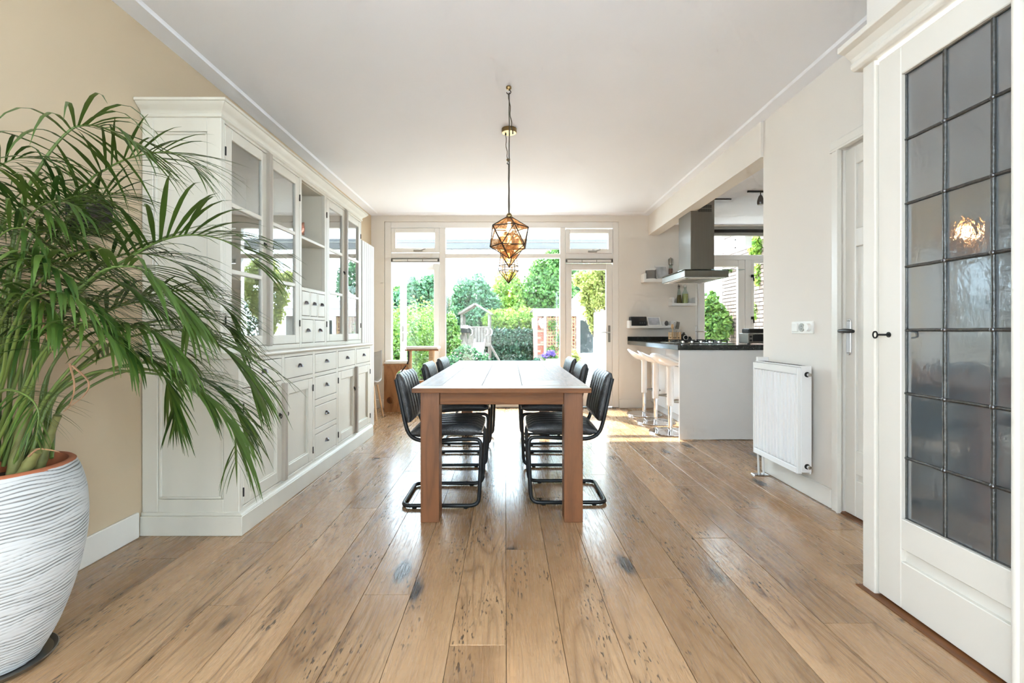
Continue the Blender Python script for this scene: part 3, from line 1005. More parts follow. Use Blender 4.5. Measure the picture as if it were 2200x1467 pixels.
MB().box(rx1 - 0.004, XR, ry0 + 0.1, ry0 + 0.13, 0.6, 0.66).box(rx1 - 0.004, XR, ry1 - 0.13, ry1 - 0.1, 0.6, 0.66).build('wall_bracket', mt['radiator'], rd)
sw = thing('wall_switch', 'white triple socket and dimmer plate above the radiator', 'switch', (XR, 3.2, 1.12))
sy0, sy1 = 3.09, 3.325
box('plate', mt['plug'], XR - 0.010, XR, sy0, sy1, 1.083, 1.165, sw, 0.003, 2)
box('rocker', mt['plug'], XR - 0.018, XR - 0.008, sy1 - 0.075, sy1 - 0.012, 1.095, 1.153, sw, 0.003)
yc = (sy0 + sy1) / 2
so = MB().lathe([(0.029, 0), (0.029, 0.006)], (XR - 0.014, yc, 1.124), 20, 'x').build('socket', mt['grille'], sw)
for dz in (-0.01, 0.01):
    MB().lathe([(0.003, 0), (0.003, 0.002)], (XR - 0.016, yc, 1.124 + dz), 8, 'x').build('socket_hole', mt['black'], so)
MB().lathe([(0.024, 0), (0.027, 0.018), (0.027, 0.02)], (XR - 0.030, sy0 + 0.043, 1.124), 20, 'x').build('dimmer_knob', mt['plug'], sw, smooth=40)

# hall behind the leaded door: lamp and dark shape, added to tone its glass
hl = thing('hall_lamp', 'round white ceiling lamp in the hall behind the leaded door', 'ceiling lamp', (2.3, 1.5, ZC - 0.12))
MB().lathe([(0.14, 0.0), (0.15, -0.03), (0.12, -0.08), (0.05, -0.10), (0.001, -0.102)], (2.3, 1.5, ZC), 24).build('globe', M('hall_lamp_glass', (250, 246, 236), 0.4, emit=((226, 240, 255), 90.0)), hl, smooth=60)
hc = thing('hall_chest', 'dark blue-grey chest showing blurred through the leaded glass', 'chest', (1.88, 1.87, 0))
box('case', M('chest_paint', (52, 66, 80), 0.5), 1.66, 2.1, 1.77, 1.98, 0.0, 0.86, hc, 0.006)
for k in range(3):
    dr_ = box('drawer', M('chest_drawer', (58, 72, 88), 0.5), 1.68, 2.08, 1.762, 1.772, 0.06 + k * 0.26, 0.28 + k * 0.26, hc, 0.004)  # front pieces of the added dark shape, not real drawers
    MB().ball((1.88, 1.752, 0.17 + k * 0.26), 0.012, 8).build('knob', mt['pewter'], dr_, smooth=60)
# ------------------------------------------------------------------ display cabinet on the left wall
cb = mt['cab']
LX, UX = -1.462, -1.560          # front planes of lower and upper body
CY0, CY1 = 2.535, 4.925
cab = thing('display_cabinet', 'long cream wooden display cabinet with glazed doors and cup-pull drawers', 'cabinet', (-1.72, 3.73, 0))
XW = XL + 0.004
# plinth and bodies
m = MB()
m.box(XW, -1.438, 2.519, 4.942, 0.0, 0.105)
m.prism([(XW, 0.105), (-1.438, 0.105), (-1.446, 0.118), (-1.458, 0.124), (XW, 0.124)], 'y', 2.527, 4.934)
m.build('plinth', cb, cab, 0.003)
CW, CG = 0.437, 0.037
cols = [(CY0 + CG + i * (CW + CG), CY0 + CG + i * (CW + CG) + CW) for i in range(5)]
# lower body: near end with recessed panel, back, bottom, face frame
m = MB()
m.box(XW, LX - 0.026, CY1 - 0.02, CY1, 0.12, 0.95)
m.box(XW, XW + 0.02, CY0 + 0.026, CY1 - 0.021, 0.121, 0.949)
m.box(XW + 0.021, LX - 0.03, CY0 + 0.026, CY1 - 0.021, 0.121, 0.14)
m.box(XW, XW + 0.085, CY0, CY0 + 0.025, 0.12, 0.95)
m.box(LX - 0.085, LX, CY0, CY0 + 0.025, 0.12, 0.95)
m.box(XW + 0.085, LX - 0.085, CY0, CY0 + 0.025, 0.12, 0.19)
m.box(XW + 0.085, LX - 0.085, CY0, CY0 + 0.025, 0.86, 0.95)
m.build('lower_body', cb, cab, 0.003)
box('end_panel', cb, XW + 0.08, LX - 0.08, CY0 + 0.012, CY0 + 0.02, 0.18, 0.87, cab)
m = MB()   # beading round the recessed end panel
for (a, b) in (((XW + 0.093, 0.198), (LX - 0.093, 0.198)), ((XW + 0.093, 0.852), (LX - 0.093, 0.852))):
    m.tube([(a[0], CY0 + 0.011, a[1]), (b[0], CY0 + 0.011, b[1])], 0.008, 6)
for x in (XW + 0.093, LX - 0.093):
    m.tube([(x, CY0 + 0.011, 0.198), (x, CY0 + 0.011, 0.852)], 0.008, 6)
m.build('panel_beading', cb, cab, smooth=50)
# face frame stiles and rails
m = MB()
ys = [CY0 + 0.025] + [c for ab in cols for c in ab] + [CY1]
for i in range(0, len(ys), 2):
    m.box(LX - 0.025, LX, ys[i], ys[i + 1], 0.12, 0.95)
for i, (a, b) in enumerate(cols):
    m.box(LX - 0.025, LX, a, b, 0.928, 0.95)
    m.box(LX - 0.025, LX, a, b, 0.755, 0.783)
    m.box(LX - 0.025, LX, a, b, 0.12, 0.143)
    if i == 2:
        m.box(LX - 0.025, LX, a, b, 0.535, 0.582)
        m.box(LX - 0.025, LX, a, b, 0.322, 0.362)
m.build('lower_face_frame', cb, cab, 0.002)

def cup_pull(parent, x, y, z, w=0.026):
    """half-dome cup handle, open below"""
    m = MB()
    vs, fs = [], []
    nu, nv = 12, 5
    for i in range(nu + 1):
        a = math.pi * i / nu
        for j in range(nv + 1):
            b = (math.pi / 2) * j / nv
            vs.append((x + 0.024 * math.sin(b) * (0.35 + 0.65 * math.sin(a)), y - w * math.cos(a) * (1 - 0.12 * math.sin(b)), z - 0.008 + 0.026 * math.sin(a) * math.cos(b) * 1.0))
    for i in range(nu):
        for j in range(nv):
            k = i * (nv + 1) + j
            fs.append((k, k + 1, k + nv + 2, k + nv + 1))
    m.add(vs, fs)
    m.box(x, x + 0.002, y - w - 0.003, y + w + 0.003, z - 0.010, z - 0.004)
    return m.build('cup_pull', mt['pewter'], parent, smooth=60)

def drawer(y0, y1, z0, z1, x, hw=0.026):
    g = 0.0035
    m = MB().box(x - 0.018, x + 0.001, y0 + g, y1 - g, z0 + g, z1 - g)
    d = m.build('drawer', cb, cab, 0.004, 2)
    box('shadow_gap', mt['dark_gap'], x - 0.022, x - 0.016, y0, y1, z0, z1, d)
    cup_pull(d, x + 0.001, (y0 + y1) / 2, (z0 + z1) / 2 + 0.004, hw)
    return d
for a, b in cols:
    drawer(a, b, 0.783, 0.928, LX)
a, b = cols[2]
for z0, z1 in ((0.582, 0.755), (0.362, 0.535), (0.143, 0.322)):
    drawer(a, b, z0, z1, LX)

def hinges(d, y, x, zs):
    for z in zs:
        MB().tube([(x + 0.003, y, z - 0.024), (x + 0.003, y, z + 0.024)], 0.0042, 8).build('hinge', mt['iron'], d, smooth=40)
def key_ring(d, x, y, z):
    m = MB()
    m.lathe([(0.012, 0), (0.010, 0.004)], (x, y, z), 12, 'x')
    m.tube([(x + 0.010, y + 0.010 * math.cos(t), z - 0.010 + 0.012 * math.sin(t)) for t in np.linspace(0, 2 * math.pi, 13)[:-1]], 0.0028, 6, closed=True)
    m.tube([(x, y, z), (x + 0.014, y, z)], 0.004, 6)
    m.build('key_escutcheon', mt['iron'], d, smooth=50)

def cab_door(y0, y1, z0, z1, x, glazed, hinge_far, key):
    g = 0.003
    y0, y1, z0, z1 = y0 + g, y1 - g, z0 + g, z1 - g
    st = 0.062 if glazed else 0.07
    th = 0.022
    m = MB()
    m.box(x - th, x, y0, y0 + st, z0, z1)
    m.box(x - th, x, y1 - st, y1, z0, z1)
    m.box(x - th, x, y0 + st, y1 - st, z0, z0 + st)
    m.box(x - th, x, y0 + st, y1 - st, z1 - st, z1)
    if glazed:
        h = (z1 - z0 - 2 * st - 2 * 0.026) / 3
        for i in (1, 2):
            zz = z0 + st + i * h + (i - 1) * 0.026
            m.box(x - th + 0.002, x - 0.001, y0 + st, y1 - st, zz, zz + 0.026)
    d = m.build('glazed_door' if glazed else 'door', cb, cab, 0.003)
    if glazed:
        for i in range(3):
            zz = z0 + st + i * (h + 0.026)
            box('pane', mt['cab_pane'], x - 0.014, x - 0.011, y0 + st - 0.003, y1 - st + 0.003, zz - 0.003, zz + h + 0.003, d)
    else:
        box('recessed_panel', cb, x - th, x - th + 0.004, y0 + st - 0.004, y1 - st + 0.004, z0 + st - 0.004, z1 - st + 0.004, d)
        m = MB()
        for (p, q) in (((y0 + st, z0 + st), (y1 - st, z0 + st)), ((y1 - st, z0 + st), (y1 - st, z1 - st)), ((y1 - st, z1 - st), (y0 + st, z1 - st)), ((y0 + st, z1 - st), (y0 + st, z0 + st))):
            m.tube([(x - th + 0.006, p[0], p[1]), (x - th + 0.006, q[0], q[1])], 0.007, 6)
        m.build('panel_beading', cb, d, smooth=50)
    box('shadow_gap', mt['dark_gap'], x - th - 0.002, x - th + 0.001, y0 - g, y0 + 0.02, z0 - g, z1 + g, d)
    box('shadow_gap', mt['dark_gap'], x - th - 0.002, x - th + 0.001, y1 - 0.02, y1 + g, z0 - g, z1 + g, d)
    hy = y1 + g * 0.5 if hinge_far else y0 - g * 0.5
    hinges(d, hy, x, (z0 + 0.12 * (z1 - z0), z1 - 0.12 * (z1 - z0)))
    if key:
        ky = y0 + st / 2 if hinge_far else y1 - st / 2
        key_ring(d, x, ky, (z0 + z1) / 2 + (0.03 if glazed else 0.12))
    return d
def astragal(y, x, z0, z1):
    return MB().box(x - 0.004, x + 0.024, y - 0.019, y + 0.019, z0, z1).build('meeting_strip', mt['astragal'], cab, 0.004, 2)
for i in (0, 3):
    a0, b0 = cols[i]
    a1, b1 = cols[i + 1]
    mid = (b0 + a1) / 2
    cab_door(a0, b0 + 0.012, 0.143, 0.755, LX, False, False, True)
    cab_door(a1 - 0.012, b1, 0.143, 0.755, LX, False, True, True)
    astragal(mid, LX, 0.140, 0.765)
# counter slab
MB().prism([(XW, 0.95), (-1.452, 0.95), (-1.440, 0.957), (-1.436, 0.965), (-1.440, 0.973), (-1.448, 0.976), (XW, 0.976)], 'y', 2.515, 4.945).build('counter', cb, cab, 0.002)
# upper body
zu0, zu1 = 0.976, 2.262
UY1 = CY1
m = MB()
m.box(XW, XW + 0.02, CY0 + 0.026, UY1 - 0.021, zu0 + 0.001, zu1 - 0.001)
m.box(XW, UX - 0.026, UY1 - 0.02, UY1, zu0, zu1)
m.box(XW + 0.021, UX - 0.026, CY0 + 0.026, UY1 - 0.021, 2.235, zu1 - 0.001)
m.box(XW + 0.021, UX - 0.026, CY0 + 0.026, UY1 - 0.021, zu0 + 0.001, zu0 + 0.02)
m.box(XW, XW + 0.06, CY0, CY0 + 0.025, zu0, zu1)
m.box(UX - 0.075, UX, CY0, CY0 + 0.025, zu0, zu1)
m.box(XW + 0.06, UX - 0.075, CY0, CY0 + 0.025, zu0, zu0 + 0.10)
m.box(XW + 0.06, UX - 0.075, CY0, CY0 + 0.025, zu1 - 0.085, zu1)
m.build('upper_body', cb, cab, 0.003)
box('end_panel', cb, XW + 0.05, UX - 0.07, CY0 + 0.012, CY0 + 0.02, zu0 + 0.09, zu1 - 0.08, cab)
m = MB()
for z in (zu0 + 0.108, zu1 - 0.093):
    m.tube([(XW + 0.068, CY0 + 0.011, z), (UX - 0.083, CY0 + 0.011, z)], 0.008, 6)
for x in (XW + 0.068, UX - 0.083):
    m.tube([(x, CY0 + 0.011, zu0 + 0.108), (x, CY0 + 0.011, zu1 - 0.093)], 0.008, 6)
m.build('panel_beading', cb, cab, smooth=50)
m = MB()
for i in range(0, len(ys), 2):
    if i in (2, 8):
        continue
    m.box(UX - 0.025, UX, ys[i], ys[i + 1], zu0, zu1)
for i, (a, b) in enumerate(cols):
    a_ = a if i in (0, 2, 3) else a - CG / 2
    b_ = b if i in (1, 2, 4) else b + CG / 2
    m.box(UX - 0.025, UX, a_, b_, zu0, 1.008)
    m.box(UX - 0.025, UX, a_, b_, 2.235, zu1)
a, b = cols[2]
for z0, z1 in ((1.404, 1.43), (1.19, 1.214)):
    m.box(UX - 0.025, UX, a, b, z0, z1)
m.build('upper_face_frame', cb, cab, 0.002)
for y in (cols[2][0] - 0.018, cols[2][1] + 0.002):
    box('partition', mt['cab_in'], XW + 0.02, UX - 0.025, y, y + 0.016, zu0 + 0.02, 2.235, cab)
for i in (0, 3):
    a0, b0 = cols[i]
    a1, b1 = cols[i + 1]
    cab_door(a0, b0 + 0.012, 1.008, 2.235, UX, True, False, True)
    cab_door(a1 - 0.012, b1, 1.008, 2.235, UX, True, True, True)
    astragal((b0 + a1) / 2, UX, 1.004, 2.242)
    for z in (1.40, 1.80):
        box('shelf', mt['cab_in'], XW + 0.02, UX - 0.05, a0, b1, z, z + 0.018, cab)
for z in (1.412, 1.796):
    box('shelf', cb, XW + 0.02, UX - 0.002, a, b, z, z + 0.02, cab, 0.002)
box('niche_back', mt['cab_in'], XW + 0.019, XW + 0.024, a, b, 1.43, 2.235, cab)
w3 = (b - a) / 3
for i in range(3):
    drawer(a + i * w3 + (0.008 if i else 0), a + (i + 1) * w3 - (0.008 if i < 2 else 0), 1.214, 1.404, UX, 0.022)
    if i < 2:
        box('divider', cb, UX - 0.022, UX, a + (i + 1) * w3 - 0.008, a + (i + 1) * w3 + 0.008, 1.214, 1.404, cab)
w2 = (b - a) / 2
for i in range(2):
    drawer(a + i * w2 + (0.012 if i else 0), a + (i + 1) * w2 - (0.012 if i < 1 else 0), 1.008, 1.19, UX, 0.022)
box('divider', cb, UX - 0.022, UX, a + w2 - 0.012, a + w2 + 0.012, 1.008, 1.19, cab)
# cornice with an ogee profile, mitred at the near end
def cornice_ring(o, z):
    return [(XW, CY0 - o, z), (UX + o, CY0 - o, z), (UX + o, UY1 + o, z), (XW, UY1 + o, z)]
prof = [(0.004, 2.250), (0.010, 2.254), (0.010, 2.266), (0.006, 2.270), (0.010, 2.280), (0.018, 2.290), (0.034, 2.300), (0.046, 2.312), (0.050, 2.318), (0.057, 2.320), (0.057, 2.334)]
vs, fs = [], []
for o, z in prof:
    vs += cornice_ring(o, z)
for i in range(len(prof) - 1):
    for k in range(3):
        fs.append((i * 4 + k, i * 4 + k + 1, i * 4 + k + 5, i * 4 + k + 4))
n = len(prof)
fs.append(tuple((n - 1) * 4 + k for k in range(4)))
fs.append((3, 2, 1, 0))
MB().add(vs, fs).build('cornice', cb, cab, smooth=25)

# copper ornament standing in the open niche
orn = thing('copper_ornament', 'small copper ornament on a stem in the open cabinet niche', 'ornament', (-1.68, 3.78, 1.817))
ox, oy, oz = -1.68, 3.78, 1.817
MB().lathe([(0.03, 0), (0.03, 0.006), (0.006, 0.012), (0.005, 0.05)], (ox, oy, oz), 16).build('stand', mt['iron'], orn, smooth=40)
vs, fs = [], []
for s in (-1, 1):
    for i in range(9):
        for j in range(9):
            u, v = i / 4 - 1, j / 4 - 1
            pin = 1 - 0.10 * (u * u) - 0.10 * (v * v) + 0.16 * u * u * v * v
            vs.append((ox + s * 0.022 * (1 - u * u) * (1 - v * v), oy + 0.062 * u * pin, oz + 0.105 + 0.055 * v * pin + 0.012 * u))
for s in range(2):
    for i in range(8):
        for j in range(8):
            k = s * 81 + i * 9 + j
            fs.append((k, k + 1, k + 10, k + 9) if s else (k, k + 9, k + 10, k + 1))
MB().add(vs, fs).build('plaque', mt['copper'], orn, smooth=60)

# ------------------------------------------------------------------ tall tongue-and-groove cupboard beyond it
tc = thing('tall_cupboard', 'tall white grooved cupboard standing beyond the display cabinet', 'cupboard', (-1.77, 5.18, 0))
box('carcass', mt['cupboard'], XW, -1.575, 4.962, 5.39, 0.0, 2.065, tc, 0.003)
nb = 6
for i in range(nb):
    w = (5.39 - 4.962) / nb
    box('board', mt['cupboard'], -1.577, -1.560, 4.962 + i * w + 0.001, 4.962 + (i + 1) * w - 0.001, 0.02, 2.062, tc, 0.004)
# shell chair with wooden legs half hidden behind the cupboard
sc = thing('shell_chair', 'pale shell chair with slanted wooden legs half hidden behind the cabinet', 'chair', (-1.76, 5.88, 0))
for x, y in ((-1.63, 5.74), (-1.93, 5.74), (-1.63, 6.04), (-1.93, 6.04)):
    tx, ty = -1.76 + (x + 1.76) * 0.55, 5.89 + (y - 5.89) * 0.55
    MB().tube([(x, y, 0.0), (tx, ty, 0.42)], [0.010, 0.014], 8).build('leg', mt['beech'], sc, smooth=40)
vs, fs = [], []
nu, nv = 12, 10
for i in range(nu + 1):
    t = i / nu
    for j in range(nv + 1):
        s = j / nv * 2 - 1
        if t < 0.55:
            u = t / 0.55
            y, z = 5.68 + 0.36 * u, 0.44 - 0.02 * math.sin(u * math.pi)
        else:
            u = (t - 0.55) / 0.45
            y, z = 6.04 + 0.10 * u ** 0.8, 0.44 + 0.38 * u ** 1.2
        w = 0.165 * (1 - 0.25 * t * t)
        vs.append((-1.80 + w * s, y, z + 0.05 * s * s * (1 - t * 0.4)))
for i in range(nu):
    for j in range(nv):
        k = i * (nv + 1) + j
        fs.append((k, k + 1, k + nv + 2, k + nv + 1))
sh = MB().add(vs, fs).build('seat_shell', M('shell_grey', (176, 171, 164), 0.4), sc, smooth=60)
sh.modifiers.new('thickness', 'SOLIDIFY').thickness = 0.012

# ------------------------------------------------------------------ cat climbing box by the open door
ct = thing('cat_tower', 'reclaimed wood cat tower with white cushions beside the garden door', 'cat tower', (-1.4, 6.45, 0))
cy0, cy1 = 6.39, 6.66
cx0 = PX(825, cy0)
cxm = PX(873, cy0)
cx1 = PX(937, cy0)
ztop = PZ(785, cy0)
hz = PZ(813, cy0)
# front board: left part with an arched opening and a round hole
def board_with_holes(y, name):
    bm = bmesh.new()
    outer = [(cx0, 0.0), (cxm + 0.06, 0.0), (cxm + 0.06, 0.30), (cxm + 0.02, ztop - 0.13)]
    arch_c, arch_r = (cxm - 0.035, PZ(812, cy0)), 0.115
    arch = [(arch_c[0] + arch_r * math.cos(a), arch_c[1] + arch_r * math.sin(a)) for a in np.linspace(math.radians(20), math.pi, 12)] + [(arch_c[0] - arch_r, PZ(829, cy0)), (cxm + 0.06, PZ(829, cy0))]
    hc, hr = (PX(838, cy0), PZ(860, cy0)), 0.047
    hole = [(hc[0] + hr * math.cos(a), hc[1] + hr * math.sin(a)) for a in np.linspace(0, 2 * math.pi, 17)[:-1]]
    edge_poly = [(cx0, 0.0), (cxm + 0.06, 0.0), (cxm + 0.06, PZ(829, cy0))] + list(reversed(arch[:-1])) + [(cxm + 0.012, ztop), (cx0, ztop)]
    def loop(pts):
        v = [bm.verts.new((x, y, z)) for x, z in pts]
        return [bm.edges.new((v[i], v[(i + 1) % len(v)])) for i in range(len(v))]
    es = loop(edge_poly) + loop(hole)
    bmesh.ops.triangle_fill(bm, edges=es, use_beauty=True)
    r = bmesh.ops.extrude_face_region(bm, geom=bm.faces[:])
    bmesh.ops.translate(bm, vec=(0, 0.022, 0), verts=[g for g in r['geom'] if isinstance(g, bmesh.types.BMVert)])
    bmesh.ops.recalc_face_normals(bm, faces=bm.faces)
    off = WLOC[ct.name]
    bmesh.ops.translate(bm, vec=-off, verts=bm.verts[:])
    me = bpy.data.meshes.new(name)
    bm.to_mesh(me)
    bm.free()
    me.materials.append(mt['cat_wood'])
    o = bpy.data.objects.new(name, me)
    COL.objects.link(o)
    o.parent = ct
    WLOC[o.name] = off
    return o
board_with_holes(cy0, 'front_board')
box('side_board', mt['cat_wood'], cx0, cx0 + 0.02, cy0 + 0.022, cy1, 0.0, ztop, ct)
box('back_board', mt['cat_wood'], cx0, cx1 - 0.05, cy1 - 0.02, cy1, 0.0, 0.40, ct)
box('top_board', mt['cat_wood'], cx0 - 0.01, cxm + 0.02, cy0 - 0.005, cy1, ztop, ztop + 0.018, ct, 0.003)
box('inner_shelf', mt['cat_wood'], cx0 + 0.02, cx1 - 0.04, cy0 + 0.022, cy1 - 0.02, PZ(831, cy0), PZ(829, cy0), ct)
def pad(x0, x1, y0, y1, z0, z1, name):
    m = MB().box(x0, x1, y0, y1, z0, z1)
    o = m.build(name, mt['cushion'], ct, 0.016, 3)
    o.data.polygons.foreach_set('use_smooth', [True] * len(o.data.polygons))
    return o
pad(cx0, cxm + 0.012, cy0 - 0.002, cy1 - 0.005, ztop + 0.018, ztop + 0.06, 'cushion')
pad(cx0 + 0.1, cx0 + 0.36, cy0 + 0.03, cy1 - 0.03, PZ(829, cy0), PZ(829, cy0) + 0.035, 'cushion')
zp = PZ(751, cy0)
box('platform', mt['cat_wood'], PX(870, cy0), PX(942, cy0), cy0 - 0.01, cy1, zp - 0.016, zp + 0.002, ct, 0.003)
pad(PX(872, cy0), PX(941, cy0), cy0 - 0.005, cy1 - 0.005, zp + 0.002, zp + 0.042, 'cushion')
for px, r in ((881, 0.026), (927.5, 0.04)):
    MB().tube([(PX(px, cy0 + 0.06), cy0 + 0.06, 0.0 if px > 900 else ztop - 0.4), (PX(px, cy0 + 0.06), cy0 + 0.06, zp - 0.014)], r, 16).build('post', mt['sisal'], ct, smooth=40)
# curved side rib joining the levels
rib = spline([(PX(877, cy0), cy0, zp - 0.016), (PX(877.5, cy0), cy0, zp - 0.10), (PX(876, cy0), cy0, ztop + 0.04), (PX(869, cy0), cy0, ztop - 0.03), (PX(860, cy0), cy0, ztop - 0.10)], 14)
m = MB()
for p, q in zip(rib, rib[1:]):
    m.bar(p + Vector((0, 0.008, 0)), q + Vector((0, 0.008, 0)), 0.016, 0.018, up=(0, 1, 0))
m.build('curved_edge', mt['iron'], ct)

# ------------------------------------------------------------------ dining table
TX0, TX1, TY0, TY1, TZ = -0.557, 0.460, 2.652, 5.135, 0.777
TT = 0.028
tb = thing('dining_table', 'long rectangular wooden dining table with thick square legs', 'table', ((TX0 + TX1) / 2, (TY0 + TY1) / 2, 0))
LG = 0.108
lx = (TX0 + 0.042, TX1 - 0.042 - LG)
ly = (TY0 + 0.045, TY1 - 0.045 - LG)
for x in lx:
    for y in ly:
        box('leg', mt['table_leg'], x, x + LG, y, y + LG, 0.0, TZ - TT, tb, 0.004, 2)
for y in (TY0 + 0.06, TY1 - 0.06 - 0.03):
    box('apron', mt['table'], lx[0] + LG, lx[1], y, y + 0.03, 0.676, TZ - TT, tb, 0.003)
for x in (TX0 + 0.06, TX1 - 0.09):
    box('apron', mt['table_long'], x, x + 0.03, ly[0] + LG, ly[1], 0.676, TZ - TT, tb, 0.003)
def top_board(x0, x1, y0, y1, mat):
    g = 0.0006
    return box('top_board', mt[mat], x0 + g, x1 - g, y0 + g, y1 - g, TZ - TT + 0.001 + rng.uniform(0, 0.0005), TZ + rng.uniform(-0.0005, 0.0005), tb, 0.0018)
eb = 0.135
top_board(TX0, TX1, TY0, TY0 + eb, 'table')
top_board(TX0, TX1, TY1 - eb, TY1, 'table')
sb = 0.15
for x0, x1 in ((TX0, TX0 + sb), (TX1 - sb, TX1)):
    top_board(x0, x1, TY0 + eb, TY1 - eb, 'table_long')
ix = [TX0 + sb + (TX1 - TX0 - 2 * sb) * i / 3 for i in range(4)]
iy = {0: [TY0 + eb, 3.25, 3.98, TY1 - eb], 1: [TY0 + eb, 3.43, 4.45, TY1 - eb], 2: [TY0 + eb, 3.08, 3.75, TY1 - eb]}
for i in range(3):
    for p, q in zip(iy[i], iy[i][1:]):
        top_board(ix[i], ix[i + 1], p, q, 'table_long' if (q - p) > 0.5 else 'table')
box('top_underside', mt['table_long'], TX0 + 0.03, TX1 - 0.03, TY0 + 0.03, TY1 - 0.03, TZ - TT, TZ - TT + 0.006, tb)

# ------------------------------------------------------------------ cantilever dining chairs
def cushion(w, l, t, ch, bulge, nx=10, per=6):
    """channel-stitched pad: l along local x, w along local y, thickness t along local z; returns vertices and faces"""
    ny = ch * per
    top, bot = [], []
    for i in range(nx + 1):
        u = i / nx * 2 - 1
        for j in range(ny + 1):
            v = j / ny * 2 - 1
            c = abs(math.sin(math.pi * j / per))
            eu = (1 - abs(u) ** 6) ** 0.5
            ev = (1 - abs(v) ** 10) ** 0.5
            h = t * 0.5 * (0.30 + 0.70 * eu * ev) * (1 - bulge + bulge * c ** 0.5)
            kx = l / 2 * u * (1 - 0.02 * v ** 4)
            ky = w / 2 * v * (1 - 0.04 * u ** 8)
            top.append((kx, ky, h))
            bot.append((kx, ky, -h * 0.85))
    n = (nx + 1) * (ny + 1)
    fs = []
    for i in range(nx):
        for j in range(ny):
            k = i * (ny + 1) + j
            fs.append((k, k + ny + 1, k + ny + 2, k + 1))
            fs.append((n + k, n + k + 1, n + k + ny + 2, n + k + ny + 1))
    rim = [i * (ny + 1) for i in range(nx + 1)] + [nx * (ny + 1) + j for j in range(1, ny + 1)] + [i * (ny + 1) + ny for i in range(nx - 1, -1, -1)] + [j for j in range(ny - 1, 0, -1)]
    for a, b in zip(rim, rim[1:] + rim[:1]):
        fs.append((a, b, n + b, n + a))
    return top + bot, fs
def make_chair():
    r = thing('dining_chair', None, 'chair', (0, 0, 0), 'cantilever chairs round the dining table')
    hw = 0.215
    prof_up = [(-0.285, 0.80), (-0.262, 0.70), (-0.235, 0.56), (-0.205, 0.45), (-0.13, 0.415), (0.18, 0.43), (0.247, 0.425), (0.235, 0.10), (0.225, 0.016), (-0.245, 0.016)]
    pts = [(x, -hw, z) for x, z in prof_up] + [(x, hw, z) for x, z in reversed(prof_up)]
    MB().tube(rounded(pts, 0.055, 5), 0.0125, 10).build('frame', mt['black_metal'], r, smooth=50)
    for x in (-0.17, 0.15):
        for s in (-1, 1):
            MB().lathe([(0.014, 0), (0.016, 0.006)], (x, s * hw, 0.0), 10).build('foot', mt['black'], r)
    MB().tube([(-0.02, -hw, 0.415), (-0.02, hw, 0.415)], 0.010, 8).build('cross_bar', mt['black_metal'], r, smooth=50)
    v, f = cushion(0.455, 0.45, 0.085, 6, 0.30)
    v = [(x + 0.028, y, z + 0.468 + 0.012 * math.cos((x) * 7) + x * 0.03) for x, y, z in v]
    MB().add(v, f).build('seat', mt['leather'], r, smooth=50)
    v, f = cushion(0.45, 0.315, 0.075, 6, 0.30)
    R = Matrix.Rotation(math.radians(-103), 4, 'Y')
    out = []
    for x, y, z in v:
        p = R @ Vector((x, y, z - 0.10 * (y * y) + 0.35 * x * x * 0.6))
        out.append((p.x - 0.238, p.y, p.z + 0.682))
    MB().add(out, f).build('backrest', mt['leather'], r, smooth=50)
    return r
proto = make_chair()
left_lab = ['black leather cantilever chair nearest the camera on the left of the table', 'black leather cantilever chair in the middle of the left side of the table', 'black leather cantilever chair farthest from the camera on the left side of the table']
right_lab = [s.replace('left', 'right') for s in left_lab]
first = True
for side, labs, xs, ysx in ((1, left_lab, (-0.425, -0.428, -0.415), (3.135, 4.02, 4.745)), (-1, right_lab, (0.362, 0.345, 0.350), (3.19, 4.02, 4.745))):
    for i in range(3):
        c = proto if first else copy_tree(proto)
        first = False
        c['label'] = labs[i]
        c.location = (xs[i], ysx[i], 0)
        c.rotation_euler = (0, 0, (0 if side > 0 else math.pi) + (0.0, 0.02, -0.03)[i] * side)

